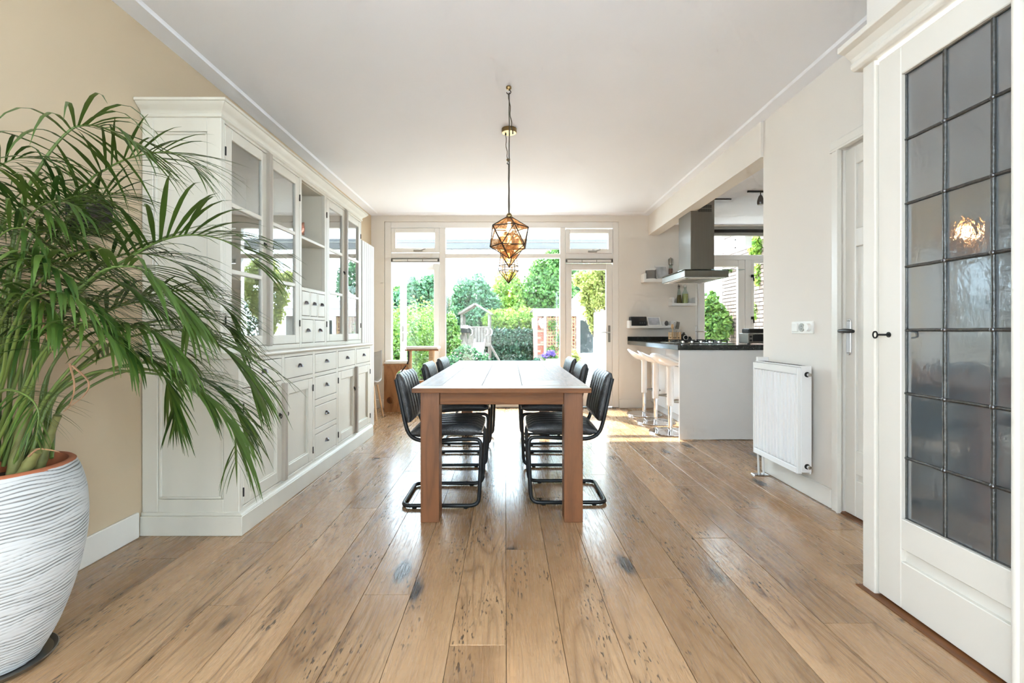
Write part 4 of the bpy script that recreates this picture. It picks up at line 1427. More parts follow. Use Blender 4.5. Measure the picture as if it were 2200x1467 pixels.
# ------------------------------------------------------------------ pendant lamps over the table
def faceted(name, label, rings, cx, cy, zt, rot, cordtop, glass_n):
    """rings: list of (radius, z, phase); facets between them are separate glass panels in dark came"""
    r = thing(name, label, 'pendant lamp', (cx, cy, rings[-1][1]), 'geometric glass pendants over the table')
    pts = []
    for rad, z, ph in rings:
        if rad < 1e-6:
            pts.append([Vector((cx, cy, z))])
        else:
            pts.append([Vector((cx + rad * math.sin(rot + ph + 2 * math.pi * k / glass_n), cy - rad * math.cos(rot + ph + 2 * math.pi * k / glass_n), z)) for k in range(glass_n)])
    faces, edges = [], []
    n = glass_n
    for A, B, ra, rb in zip(pts, pts[1:], rings, rings[1:]):
        if len(A) == 1:
            for k in range(n):
                faces.append((A[0], B[k], B[(k + 1) % n])); edges.append((A[0], B[k])); 
            for k in range(n): edges.append((B[k], B[(k + 1) % n]))
        elif len(B) == 1:
            for k in range(n):
                faces.append((A[k], B[0], A[(k + 1) % n])); edges.append((A[k], B[0]))
        elif abs(ra[2] - rb[2]) > 1e-3:
            for k in range(n):
                faces.append((A[k], B[k], A[(k + 1) % n])); faces.append((A[(k + 1) % n], B[k], B[(k + 1) % n]))
                edges.append((A[k], B[k])); edges.append((A[(k + 1) % n], B[k])); edges.append((B[k], B[(k + 1) % n]))
        else:
            for k in range(n):
                faces.append((A[k], B[k], B[(k + 1) % n], A[(k + 1) % n]))
                edges.append((A[k], B[k])); edges.append((B[k], B[(k + 1) % n]))
    for f in faces:
        MB().add(f, [tuple(range(len(f)))]).build('glass_panel', mt['lamp_glass'], r)
    m = MB()
    for p, q in edges:
        m.tube([p, q], 0.0038, 6)
    m.build('lead_frame', mt['came'], r, smooth=50)
    cap = MB().lathe([(0.020, 0), (0.022, 0.010), (0.014, 0.024), (0.006, 0.030)], (cx, cy, zt - 0.012), 14).build('cap', mt['brass'], r, smooth=40)
    MB().tube([(cx, cy, zt + 0.015)] + [(cx + 0.0015 * math.sin(k * 1.7), cy, zt + (cordtop - zt) * k / 12) for k in range(1, 12)] + [(cx, cy, cordtop)], 0.0036, 6).build('cord', mt['cord'], r, smooth=50)
    zb = zt - 0.115
    b = MB().lathe([(0.011, 0.075), (0.011, 0.05), (0.016, 0.035), (0.019, 0.018), (0.015, 0.005), (0.006, 0.0)], (cx, cy, zb), 12).build('bulb', mt['bulb'], r, smooth=60)
    MB().lathe([(0.014, 0.07), (0.014, 0.105)], (cx, cy, zb), 12).build('bulb_holder', mt['iron'], r)
    d = bpy.data.lights.new('bulb_light', 'POINT')
    d.energy = 0.7
    d.color = (1.0, 0.72, 0.44)
    d.shadow_soft_size = 0.02
    lo = bpy.data.objects.new('bulb_light', d)
    COL.objects.link(lo)
    lo.parent = r
    lo.location = Vector((cx, cy, zb - 0.006)) - Vector((cx, cy, rings[-1][1]))
    return r
R0 = 0.146
c0 = 1.742
h0 = R0 / math.sqrt(5)
rr = R0 * 2 / math.sqrt(5)
xp = PX(1094, 3.21)
faceted('pendant_lamp', 'nearest amber glass pendant lamp, a large icosahedron of triangles', [(0, c0 + R0, 0), (rr, c0 + h0, 0), (rr, c0 - h0, math.radians(36)), (0, c0 - R0, 0)], xp, 3.21, c0 + R0, math.radians(15), ZC - 0.04, 5)
faceted('pendant_lamp', 'middle amber glass pendant lamp with long pointed bottom behind the icosahedron', [(0, 1.93, 0), (0.085, 1.885, 0), (0.122, 1.79, 0), (0, 1.624, 0)], PX(1094, 3.88), 3.88, 1.93, math.radians(20), ZC - 0.03, 5)
faceted('pendant_lamp', 'farthest amber glass pendant lamp with a banded waist and pointed bottom', [(0, 1.90, 0), (0.070, 1.86, 0), (0.092, 1.732, 0), (0.097, 1.682, 0), (0, 1.562, 0)], PX(1092.5, 4.56), 4.56, 1.90, math.radians(38), ZC - 0.05, 6)
rose = thing('ceiling_rose', 'round brass ceiling rose feeding the pendant lamps', 'ceiling rose', (PX(1094, 3.88), 3.88, ZC - 0.03))
xr = PX(1094, 3.88)
MB().lathe([(0.058, -0.034), (0.062, -0.030), (0.062, 0.0), (0.058, 0.0)], (xr, 3.88, ZC), 32).build('disc', mt['brass'], rose, smooth=40)
for dx, dy in ((-0.03, 0.012), (0.03, -0.012)):
    MB().lathe([(0.005, -0.046), (0.006, -0.034)], (xr + dx, 3.88 + dy, ZC), 8).build('cord_grip', mt['iron'], rose)
def hook(y, px, label):
    x = PX(px, y)
    h = thing('ceiling_hook', label, 'hook', (x, y, ZC - 0.05), 'brass ceiling hooks')
    MB().lathe([(0.012, -0.020), (0.018, -0.012), (0.018, 0.0)], (x, y, ZC), 14).build('base', mt['brass'], h, smooth=40)
    MB().tube([(x, y, ZC - 0.018)] + [(x + 0.014 * math.sin(t), y, ZC - 0.036 + 0.014 * math.cos(t)) for t in np.linspace(0.1, 4.6, 12)], 0.003, 6).build('hook', mt['iron'], h, smooth=50)
    return x
h1 = hook(3.21, 1093, 'small brass ceiling hook carrying the nearest pendant')
h2 = hook(4.56, 1092, 'small brass ceiling hook carrying the farthest pendant')
def slack(label, a, b, sag):
    pts = []
    for k in range(15):
        t = k / 14
        p = Vector(a).lerp(Vector(b), t)
        p.z -= sag * 4 * t * (1 - t)
        p.x += 0.004 * math.sin(k * 1.3)
        pts.append(p)
    tag(MB().tube(pts, 0.0034, 6).build('lamp_cord', mt['cord'], smooth=50), label, 'cord')
slack('dark cord swagged from the brass rose to the near hook', (xr + 0.03, 3.868, ZC - 0.045), (h1, 3.215, ZC - 0.045), 0.03)
slack('dark cord swagged from the brass rose to the far hook', (xr - 0.03, 3.892, ZC - 0.045), (h2, 4.555, ZC - 0.045), 0.03)
# ------------------------------------------------------------------ kitchen peninsula
KY0 = 4.748
KX0 = 1.711
ZT = 0.96
pn = thing('kitchen_peninsula', 'white kitchen peninsula with plain grey-white end panel', 'kitchen unit', (2.3, 5.2, 0))
box('end_panel', mt['grey_panel'], KX0, 2.75, KY0, KY0 + 0.022, 0.004, ZT - 0.052, pn, 0.002)
box('body', mt['white_gloss'], 2.02, 2.58, KY0 + 0.022, YB - 0.02, 0.09, ZT - 0.052, pn, 0.002)
box('body', mt['white_gloss'], 2.58, 3.2, KY0 + 0.022, 5.4, 0.09, ZT - 0.052, pn, 0.002)
box('plinth', mt['white_gloss'], 2.05, 2.55, KY0 + 0.03, YB - 0.03, 0.0, 0.09, pn)
for i in range(3):
    y = KY0 + 0.06 + i * 0.63
    box('door', mt['white_gloss'], 2.004, 2.02, y, y + 0.62, 0.10, ZT - 0.06, pn, 0.002)
m = MB()
outl = [(1.688, KY0 - 0.018), (2.78, KY0 - 0.018), (2.78, 5.42), (2.60, 5.42), (2.60, YB - 0.002), (1.680, YB - 0.002)]
m.prism(outl, 'z', ZT - 0.052, ZT)
wt = m.build('worktop', mt['stone'], None, 0.002)
tag(wt, 'black polished stone worktop on the white peninsula', 'worktop')
bsp = box('upstand', mt['stone'], 1.68, 2.58, YB - 0.022, YB - 0.001, ZT + 0.001, ZT + 0.06, None, 0.002)
tag(bsp, 'low black stone upstand along the wall below the lowest shelf', 'upstand')
# gas hob
hb = thing('gas_hob', 'steel gas hob with black pan supports set in the worktop', 'hob', (2.15, 5.55, ZT))
box('plate', mt['steel'], 1.85, 2.50, 5.22, 5.80, ZT, ZT + 0.008, hb, 0.003)
for i, (x, y) in enumerate(((1.98, 5.36), (2.36, 5.36), (1.98, 5.65), (2.36, 5.65), (2.17, 5.50))):
    bu = MB().lathe([(0.05, 0), (0.05, 0.010), (0.035, 0.012), (0.035, 0.018), (0.01, 0.020)], (x, y, ZT + 0.008), 16).build('burner', mt['black'], hb, smooth=40)
    g = MB()
    for a in range(4):
        an = a * math.pi / 2 + math.pi / 4
        p = Vector((x + 0.11 * math.cos(an), y + 0.11 * math.sin(an), ZT + 0.034))
        g.bar(p, (x + 0.03 * math.cos(an), y + 0.03 * math.sin(an), ZT + 0.034), 0.010, 0.010)
        g.bar((p.x, p.y, ZT + 0.008), (p.x, p.y, ZT + 0.039), 0.010, 0.010)
    g.build('pan_support', mt['black'], hb)
for i in range(5):
    MB().lathe([(0.018, 0), (0.016, 0.022)], (1.93 + i * 0.1, 5.25, ZT + 0.008), 12).build('knob', mt['chrome'], hb, smooth=40)
# extractor hood
hd = thing('extractor_hood', 'stainless steel island extractor hood with flat glass canopy', 'extractor hood', (2.2, 5.5, 1.68))
box('duct', mt['steel'], 2.063, 2.334, 5.37, 5.756, 1.78, ZK, hd, 0.004)
g = MB()
for r_ in range(2):
    for i in range(14):
        x = 2.15 + i * 0.011
        g.box(x, x + 0.006, 5.367, 5.371, 2.46 + r_ * 0.045, 2.495 + r_ * 0.045)
g.build('vent_slots', mt['black'], hd)
box('glass_canopy', mt['hood_glass'], 1.895, 2.56, 5.13, 5.98, 1.768, 1.776, hd, 0.002)
box('body', mt['steel'], 1.915, 2.40, 5.16, 5.93, 1.695, 1.766, hd, 0.004)
un = box('underside', mt['white_matt'], 1.93, 2.385, 5.175, 5.915, 1.688, 1.696, hd)
for x, y in ((1.98, 5.25), (1.98, 5.80), (2.34, 5.25), (2.34, 5.80)):
    MB().lathe([(0.03, 0), (0.03, 0.004)], (x, y, 1.684), 16).build('spotlight', mt['chrome'], un)
for i in range(2):
    box('filter', mt['grille'], 1.99 + i * 0.17, 2.15 + i * 0.17, 5.33, 5.75, 1.684, 1.689, un)
tr = thing('track_light', 'dark track light with one spot on the kitchen ceiling', 'ceiling light', (2.75, 5.0, ZK - 0.05))
box('track', mt['iron'], PX(1606, 5.1), PX(1680, 5.1), 5.09, 5.11, ZK - 0.018, ZK, tr)
sx = PX(1634, 5.1)
MB().tube([(sx, 5.1, ZK - 0.018), (sx, 5.1, ZK - 0.06)], 0.005, 8).build('stem', mt['iron'], tr)
MB().lathe([(0.010, 0.0), (0.022, -0.02), (0.034, -0.06), (0.036, -0.09), (0.030, -0.105)], (sx, 5.1, ZK - 0.045), 16).build('spot', mt['pewter'], tr, smooth=50)
rl = box('ceiling_rail', mt['iron'], 2.334, PX(1571, 5.4), 5.395, 5.41, ZK - 0.012, ZK, None)
tag(rl, 'thin dark ceiling rail beside the hood duct', 'rail')

# bar stools
def make_stool():
    r = thing('bar_stool', None, 'bar stool', (0, 0, 0), 'white bar stools at the peninsula')
    MB().lathe([(0.222, 0), (0.226, 0.006), (0.222, 0.013), (0.10, 0.020), (0.035, 0.030), (0.028, 0.034)], n=40).build('base', mt['chrome'], r, smooth=35)
    MB().tube([(0, 0, 0.03), (0, 0, 0.34)], 0.024, 20).build('chrome_column', mt['chrome'], r, smooth=40)
    MB().lathe([(0.034, 0.29), (0.036, 0.30), (0.036, 0.70), (0.05, 0.725)], n=20).build('sleeve', mt['white_gloss'], r, smooth=40)
    foot = rounded([(0.036, -0.02, 0.33), (0.13, -0.10, 0.33), (0.19, -0.10, 0.33), (0.19, 0.10, 0.33), (0.13, 0.10, 0.33), (0.036, 0.02, 0.33)], 0.04)
    MB().tube(foot, 0.010, 8).build('foot_ring', mt['grille'], r, smooth=50)
    MB().tube([(0.03, -0.02, 0.722), (0.12, -0.11, 0.705), (0.15, -0.13, 0.70)], 0.005, 6).build('height_lever', mt['chrome'], r, smooth=50)
    vs, fs = [], []
    nr, na = 8, 32
    for i in range(nr + 1):
        t = i / nr
        for k in range(na):
            a = 2 * math.pi * k / na
            x, y = 0.205 * t * math.cos(a), 0.200 * t * math.sin(a)
            back = max(0.0, -math.cos(a))
            z = 0.735 + (t ** 3) * (0.045 + 0.085 * back ** 1.5 - 0.02 * max(0, math.cos(a)))
            vs.append((x, y, z))
    for i in range(nr):
        for k in range(na):
            l = (k + 1) % na
            fs.append((i * na + k, i * na + l, (i + 1) * na + l, (i + 1) * na + k))
    s = MB().add(vs, fs).build('seat', mt['white_gloss'], r, smooth=60)
    mo = s.modifiers.new('thickness', 'SOLIDIFY')
    mo.thickness = 0.014
    return r
st = make_stool()
for i, (x, y, a, lab) in enumerate(((1.74, 5.108, 18, 'white scoop bar stool nearest the peninsula end panel'), (1.756, 5.668, -14, 'white scoop bar stool standing in the middle of the three'), (1.768, 6.2, -10, 'white scoop bar stool nearest the garden door wall'))):
    s = st if i == 0 else copy_tree(st)
    s['label'] = lab
    s.location = (x, y, 0)
    s.rotation_euler = (0, 0, math.radians(a))

# ------------------------------------------------------------------ wall shelves and what stands on them
def ledge(label, px0, px1, py_top, py_bot, py_lip, right_lip=True):
    x0, x1, z0, z1, zl = WX(px0), WX(px1), WZ(py_bot), WZ(py_top), WZ(py_lip)
    s = thing('wall_shelf', label, 'shelf', ((x0 + x1) / 2, YB - 0.06, z0), 'white wall shelves by the peninsula')
    d = 0.16
    box('shelf_board', mt['white_matt'], x0, x1, YB - d, YB - 0.002, z0, z1, s, 0.002)
    box('back_board', mt['white_matt'], x0, x1, YB - 0.018, YB - 0.001, z1, zl - 0.01, s, 0.002)
    box('side_board', mt['white_matt'], x0, x0 + 0.03, YB - d, YB - 0.018, z1, zl, s, 0.002)
    if right_lip:
        box('side_board', mt['white_matt'], x1 - 0.03, x1, YB - d, YB - 0.018, z1, zl, s, 0.002)
    return z1
z1 = ledge('long white wall shelf highest up, left of the hood', 1377, 1470, 602, 608, 590)
z2 = ledge('short white wall shelf holding two oil bottles', 1436, 1489, 652.5, 658, 640)
z3 = ledge('long white wall shelf holding the black radio', 1346, 1444, 700, 705, 689)
SY = YB - 0.09
def obj_lathe(name, label, cat, px, z, prof, mat, n=20, y=SY, smooth=40, group=None):
    o = MB().lathe(prof, (PX(px, y), y, z), n).build(name, mat, smooth=smooth)
    return tag(o, label, cat, group)
# round grey speaker
sp = thing('speaker', 'round grey and white wireless speaker on the top shelf', 'speaker', (PX(1398, SY), SY, z1))
MB().lathe([(0.060, 0.012), (0.071, 0.014), (0.071, 0.125), (0.068, 0.128)], (PX(1398, SY), SY, z1), 28).build('grille_cloth', M('speaker_cloth', (128, 126, 124), 0.9, var=0.1, vscale=300), sp, smooth=40)
MB().lathe([(0.068, 0.0), (0.068, 0.012)], (PX(1398, SY), SY, z1), 28).build('base', mt['white_matt'], sp, smooth=40)
MB().lathe([(0.071, 0.128), (0.071, 0.140), (0.060, 0.146), (0.01, 0.147)], (PX(1398, SY), SY, z1), 28).build('top_cap', mt['white_matt'], sp, smooth=40)
def art_mat(name, c):
    return M(name, c, 0.6, var=0.28, vscale=9)
def photo_frame(label, px0, px1, py0, py1, z, col, shift, tilt=0.16):
    y = SY + 0.01
    x0, x1 = PX(px0, y), PX(px1, y)
    h = (py1 - py0) / F * y
    f = thing('photo_frame', label, 'picture frame', ((x0 + x1) / 2, y, z))
    def q(u, v, dn):
        x = x0 + (x1 - x0) * u + shift * (1 - v)
        return (x, y + 0.05 * v + dn, z + 0.001 + h * v)
    def slab(name, u0, u1, v0, v1, d0, d1, mat):
        vs = [q(u0, v0, d0), q(u1, v0, d0), q(u1, v1, d0), q(u0, v1, d0), q(u0, v0, d1), q(u1, v0, d1), q(u1, v1, d1), q(u0, v1, d1)]
        MB().add(vs, [(0, 1, 2, 3), (7, 6, 5, 4), (0, 4, 5, 1), (1, 5, 6, 2), (2, 6, 7, 3), (3, 7, 4, 0)]).build(name, mat, f)
    b = 0.09
    for u0, u1, v0, v1 in ((0, b, 0, 1), (1 - b, 1, 0, 1), (b, 1 - b, 0, b), (b, 1 - b, 1 - b, 1)):
        slab('frame_bar', u0, u1, v0, v1, 0, 0.014, mt['white_matt'])
    slab('picture', b, 1 - b, b, 1 - b, 0.006, 0.012, art_mat('picture_print', col))
photo_frame('white photo frame leaning beside the round speaker', 1409, 1436, 571, 602, z1, (196, 198, 200), 0.012)
photo_frame('white photo frame leaning beside the black radio', 1391, 1420, 681, 700, z3, (190, 192, 198), 0.012)
# pepper mill
pm = thing('pepper_mill', 'tall steel and acrylic pepper mill on the top shelf', 'pepper mill', (PX(1441, SY), SY, z1))
cx, cy_ = PX(1441, SY), SY
MB().lathe([(0.028, 0), (0.030, 0.01), (0.026, 0.15), (0.025, 0.155)], (cx, cy_, z1), 18).build('pepper_body', M('peppercorn', (92, 62, 46), 0.4, var=0.4, vscale=150), pm, smooth=40)
MB().lathe([(0.024, 0.155), (0.022, 0.205)], (cx, cy_, z1), 18).build('clear_neck', mt['hood_glass'], pm, smooth=40)
MB().lathe([(0.030, 0.205), (0.033, 0.215), (0.033, 0.285), (0.026, 0.295), (0.008, 0.297), (0.008, 0.312), (0.001, 0.314)], (cx, cy_, z1), 18).build('steel_head', mt['steel'], pm, smooth=40)
# bottles
def bottle(label, px, prof, liq, col, top):
    x = PX(px, SY)
    b = thing('bottle', label, 'bottle', (x, SY, z2), 'bottles on the short shelf')
    MB().lathe(prof, (x, SY, z2), 18).build('glass', mt['hood_glass'], b, smooth=50)
    MB().lathe(liq, (x, SY, z2), 18).build('oil', M('oil', col, 0.12, var=0.1, vscale=30), b, smooth=50)
    top(x, b)
def spout(x, b):
    MB().lathe([(0.010, 0.205), (0.014, 0.215), (0.014, 0.24), (0.006, 0.25), (0.005, 0.29), (0.002, 0.295)], (x, SY, z2), 12).build('pourer', mt['steel'], b, smooth=40)
def swing(x, b):
    MB().lathe([(0.012, 0.232), (0.016, 0.24), (0.016, 0.255), (0.008, 0.262)], (x, SY, z2), 12).build('stopper', mt['white_matt'], b, smooth=40)
    MB().tube([(x + 0.022 * math.cos(t), SY, z2 + 0.235 + 0.03 * math.sin(t)) for t in np.linspace(0, 2 * math.pi, 17)[:-1]], 0.002, 6, closed=True).build('wire_bail', mt['steel'], b, smooth=50)
bottle('conical oil bottle with steel pourer on the short shelf', 1459, [(0.038, 0), (0.038, 0.01), (0.022, 0.16), (0.014, 0.19), (0.012, 0.21)], [(0.035, 0.004), (0.035, 0.012), (0.024, 0.12)], (122, 98, 52), spout)
bottle('swing-top bottle of pale yellow oil on the short shelf', 1472, [(0.040, 0), (0.042, 0.01), (0.042, 0.14), (0.020, 0.19), (0.014, 0.235)], [(0.039, 0.004), (0.039, 0.135)], (196, 190, 118), swing)
# radio and egg timer
ra = thing('radio', 'black table radio on the lower wall shelf', 'radio', (PX(1370, SY), SY, z3))
x0, x1 = PX(1353, SY), PX(1387, SY)
box('case', mt['black'], x0, x1, SY - 0.05, SY + 0.06, z3, z3 + 0.128, ra, 0.008, 2)
box('speaker_cloth', mt['iron'], x0 + 0.012, x0 + 0.11, SY - 0.053, SY - 0.049, z3 + 0.015, z3 + 0.112, ra)
box('display', mt['dark_gap'], x1 - 0.10, x1 - 0.02, SY - 0.053, SY - 0.049, z3 + 0.07, z3 + 0.108, ra)
for i in range(3):
    MB().lathe([(0.008, 0), (0.007, 0.006)], (x1 - 0.09 + i * 0.03, SY - 0.055, z3 + 0.04), 10, 'y').build('knob', mt['pewter'], ra)
obj_lathe('egg_timer', 'small silver egg-shaped timer on the lower wall shelf', 'timer', 1432, z3, [(0.012, 0), (0.024, 0.018), (0.028, 0.036), (0.022, 0.058), (0.010, 0.070), (0.001, 0.072)], mt['pewter'], smooth=60)
# utensil holder and utensils on the worktop
UY = 6.25
ux = PX(1449.5, UY)
uh = thing('utensil_holder', 'slatted wooden utensil holder on the black worktop', 'utensil holder', (ux, UY, ZT))
w = 0.055
for s in (-1, 1):
    for t in (-1, 1):
        box('post', mt['beech'], ux + s * w - 0.008, ux + s * w + 0.008, UY + t * w - 0.008, UY + t * w + 0.008, ZT, ZT + 0.125, uh)
for i in range(5):
    z = ZT + 0.006 + i * 0.025
    for t in (-1, 1):
        box('slat', mt['beech'], ux - w, ux + w, UY + t * w - 0.004, UY + t * w + 0.004, z, z + 0.014, uh)
        box('slat', mt['beech'], ux + t * w - 0.004, ux + t * w + 0.004, UY - w, UY + w, z, z + 0.014, uh)
box('base', mt['beech'], ux - w, ux + w, UY - w, UY + w, ZT, ZT + 0.006, uh)
m = MB().tube([(ux - 0.02, UY, ZT + 0.012), (ux - 0.03, UY, ZT + 0.17)], 0.005, 8)
m.lathe([(0.001, 0), (0.016, 0.012), (0.020, 0.035), (0.014, 0.06), (0.001, 0.07)], (ux - 0.031, UY, ZT + 0.165), 12)
tag(m.build('wooden_spoon', mt['beech'], smooth=50), 'pale wooden spoon in the slatted utensil holder', 'spoon')
m = MB().bar((ux + 0.01, UY, ZT + 0.012), (ux + 0.032, UY, ZT + 0.17), 0.010, 0.004)
m.bar((ux + 0.031, UY, ZT + 0.165), (ux + 0.048, UY, ZT + 0.262), 0.045, 0.003, up=(0, 1, 0))
tag(m.build('spatula', mt['steel']), 'steel spatula leaning in the slatted utensil holder', 'spatula')
m = MB().tube([(ux + 0.0, UY + 0.02, ZT + 0.012), (ux + 0.012, UY + 0.025, ZT + 0.19)], 0.005, 8)
for k in range(4):
    a = k * math.pi / 4
    m.tube([(ux + 0.012 + 0.018 * math.sin(t) * math.cos(a), UY + 0.025 + 0.018 * math.sin(t) * math.sin(a), ZT + 0.225 - 0.035 * math.cos(t)) for t in np.linspace(0, 2 * math.pi, 15)[:-1]], 0.0012, 5, closed=True)
tag(m.build('whisk', mt['steel'], smooth=50), 'steel whisk standing in the slatted utensil holder', 'whisk')
# round black jug and small black box
jx = PX(1469, UY)
jg = thing('round_jug', 'round black jug with pale ring handle on the worktop', 'jug', (jx, UY, ZT))
MB().lathe([(0.030, 0), (0.046, 0.018), (0.054, 0.048), (0.046, 0.08), (0.026, 0.098), (0.014, 0.104), (0.016, 0.116), (0.010, 0.124), (0.001, 0.125)], (jx, UY, ZT), 24).build('body', mt['black'], jg, smooth=60)
MB().tube([(jx + 0.008 + 0.030 * math.cos(t), UY - 0.052, ZT + 0.055 + 0.030 * math.sin(t)) for t in np.linspace(0, 2 * math.pi, 21)[:-1]], 0.004, 6, closed=True).build('ring', mt['white_matt'], jg, smooth=60)
bx_ = PX(1482, UY)
tag(box('black_canister', mt['black'], bx_ - 0.02, bx_ + 0.02, UY - 0.02, UY + 0.02, ZT, ZT + 0.05, None, 0.004, 2), 'small square black canister beside the round jug', 'canister')
# toaster oven at the right end of the worktop
TY = 5.0
tx0 = PX(1607, TY)
to = thing('toaster_oven', 'small white and steel toaster oven at the right of the worktop', 'toaster oven', (tx0 + 0.16, TY + 0.08, ZT))
box('case', mt['steel'], tx0, tx0 + 0.25, TY, TY + 0.2, ZT + 0.008, ZT + 0.115, to, 0.006, 2)
box('door_glass', mt['black'], tx0 + 0.05, tx0 + 0.24, TY - 0.004, TY + 0.001, ZT + 0.03, ZT + 0.10, to, 0.002)
MB().tube([(tx0 + 0.06, TY - 0.02, ZT + 0.105), (tx0 + 0.23, TY - 0.02, ZT + 0.105)], 0.005, 8).build('door_handle', mt['chrome'], to)
for k in range(2):
    MB().lathe([(0.012, 0), (0.010, 0.012)], (tx0 + 0.025, TY - 0.014, ZT + 0.04 + k * 0.04), 12, 'y').build('knob', mt['black'], to, smooth=40)
for dx in (0.02, 0.22):
    MB().lathe([(0.012, 0), (0.012, 0.01)], (tx0 + dx, TY + 0.03, ZT), 10).build('foot', mt['black'], to)
tb2 = box('baking_tin', mt['iron'], tx0 + 0.02, tx0 + 0.23, TY + 0.02, TY + 0.18, ZT + 0.117, ZT + 0.165, None, 0.01, 2)
tag(tb2, 'dark low tin lying on top of the toaster oven', 'tin')

# ------------------------------------------------------------------ dark wall lamp behind the palm
wl = thing('wall_lamp', 'dark grey wall lamp half hidden behind the palm fronds', 'wall lamp', (XL + 0.05, 2.16, 1.56))
box('back_plate', mt['iron'], XL, XL + 0.012, 2.10, 2.22, 1.57, 1.70, wl, 0.003)
MB().prism([(2.10, 1.56), (2.22, 1.56), (2.235, 1.71), (2.085, 1.71)], 'x', XL + 0.02, XL + 0.11).build('shade', mt['iron'], wl, 0.004)
box('arm', mt['iron'], XL + 0.012, XL + 0.022, 2.14, 2.18, 1.61, 1.65, wl)

# ------------------------------------------------------------------ potted palm
PXc, PYc = -1.69, 1.55
palm = thing('potted_palm', 'large feathery areca palm in a white combed pot', 'potted plant', (PXc, PYc, 0.012))
prg = random.Random(11)
# pot with combed horizontal grooves
prof0 = [(0.105, 0.012), (0.150, 0.10), (0.190, 0.22), (0.216, 0.34), (0.226, 0.44), (0.222, 0.54), (0.208, 0.61), (0.192, 0.652)]
pts = spline([(r, 0, z) for r, z in prof0], 300)
NA = 96
rnd2 = [[prg.uniform(-1, 1) for _ in range(6)] for _ in range(400)]
vs, fs, gro = [], [], []
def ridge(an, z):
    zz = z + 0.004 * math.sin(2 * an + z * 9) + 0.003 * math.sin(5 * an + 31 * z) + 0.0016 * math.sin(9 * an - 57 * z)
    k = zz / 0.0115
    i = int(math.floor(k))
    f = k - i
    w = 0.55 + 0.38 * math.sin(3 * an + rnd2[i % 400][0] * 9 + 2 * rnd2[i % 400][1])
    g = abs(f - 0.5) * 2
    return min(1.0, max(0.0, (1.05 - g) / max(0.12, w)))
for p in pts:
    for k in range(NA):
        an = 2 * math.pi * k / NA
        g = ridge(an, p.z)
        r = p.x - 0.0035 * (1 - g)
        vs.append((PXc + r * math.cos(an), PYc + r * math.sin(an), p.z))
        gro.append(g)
for i in range(len(pts) - 1):
    for k in range(NA):
        l = (k + 1) % NA
        fs.append((i * NA + k, i * NA + l, (i + 1) * NA + l, (i + 1) * NA + k))
fs.append(tuple(range(NA - 1, -1, -1)))
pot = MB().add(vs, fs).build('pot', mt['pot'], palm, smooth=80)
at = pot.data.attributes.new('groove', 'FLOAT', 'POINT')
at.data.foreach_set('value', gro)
MB().lathe([(0.190, 0.640), (0.193, 0.652), (0.186, 0.658), (0.172, 0.656), (0.168, 0.640), (0.166, 0.59)], (PXc, PYc, 0), 48, caps=False).build('inner_pot_rim', mt['terracotta'], palm, smooth=50)
MB().lathe([(0.165, 0.598), (0.10, 0.606), (0.02, 0.612), (0.001, 0.612)], (PXc, PYc, 0), 32).build('soil', mt['soil'], palm, smooth=50)
sau = MB().lathe([(0.12, 0.0), (0.138, 0.004), (0.148, 0.018), (0.145, 0.020), (0.134, 0.009), (0.11, 0.009), (0.001, 0.010)], (PXc, PYc, 0), 48).build('plant_saucer', mt['tray'], smooth=40)
tag(sau, 'shallow dark metal saucer under the white plant pot', 'saucer')
# canes
for i, (dx, dy, lean, h, r) in enumerate(((0.02, -0.05, 0.03, 0.30, 0.018), (0.07, -0.02, 0.05, 0.26, 0.020), (-0.03, -0.06, -0.05, 0.30, 0.018), (0.09, 0.04, 0.07, 0.22, 0.016), (0.03, 0.05, 0.02, 0.28, 0.017), (-0.07, 0.02, -0.06, 0.26, 0.016), (0.11, -0.04, 0.06, 0.12, 0.021))):
    rad = [r * (1 + (0.16 if k % 4 == 0 else 0.0)) * (1 - 0.03 * k) for k in range(13)]
    MB().tube([(PXc + dx + lean * (k / 12) ** 1.3, PYc + dy, 0.595 + h * k / 12) for k in range(13)], rad, 10).build('cane', mt['cane'], palm, smooth=60)

def leaflet_geo(p0, d0, length, width, droop, nseg=6):
    d = Vector(d0).normalized()
    p = Vector(p0)
    vs, fs = [], []
    G = Vector((0, 0, -1))
    for i in range(nseg + 1):
        t = i / nseg
        wv = width * (0.35 + 1.3 * t if t < 0.35 else 0.80 + 0.0 * t) * (1 - max(0, (t - 0.35) / 0.65) ** 1.6)
        wv = max(wv, 0.0006)
        s = d.cross(G)
        s = s.normalized() if s.length > 1e-4 else Vector((1, 0, 0))
        up = s.cross(d).normalized()
        vs += [p + s * (wv / 2) + up * (wv * 0.10), p, p - s * (wv / 2) + up * (wv * 0.10)]
        if i < nseg:
            p = p + d * (length / nseg)
            p.x = max(p.x, XL + 0.02)
            if p.x < -1.40:
                p.y = min(p.y, 2.46)
            d = (d + G * (droop * (0.5 + 1.2 * t) / nseg)).normalized()
    for i in range(nseg):
        k = i * 3
        fs += [(k, k + 1, k + 4, k + 3), (k + 1, k + 2, k + 5, k + 4)]
    return vs, fs
stuff_leaf = MB()
hero_count = [0]
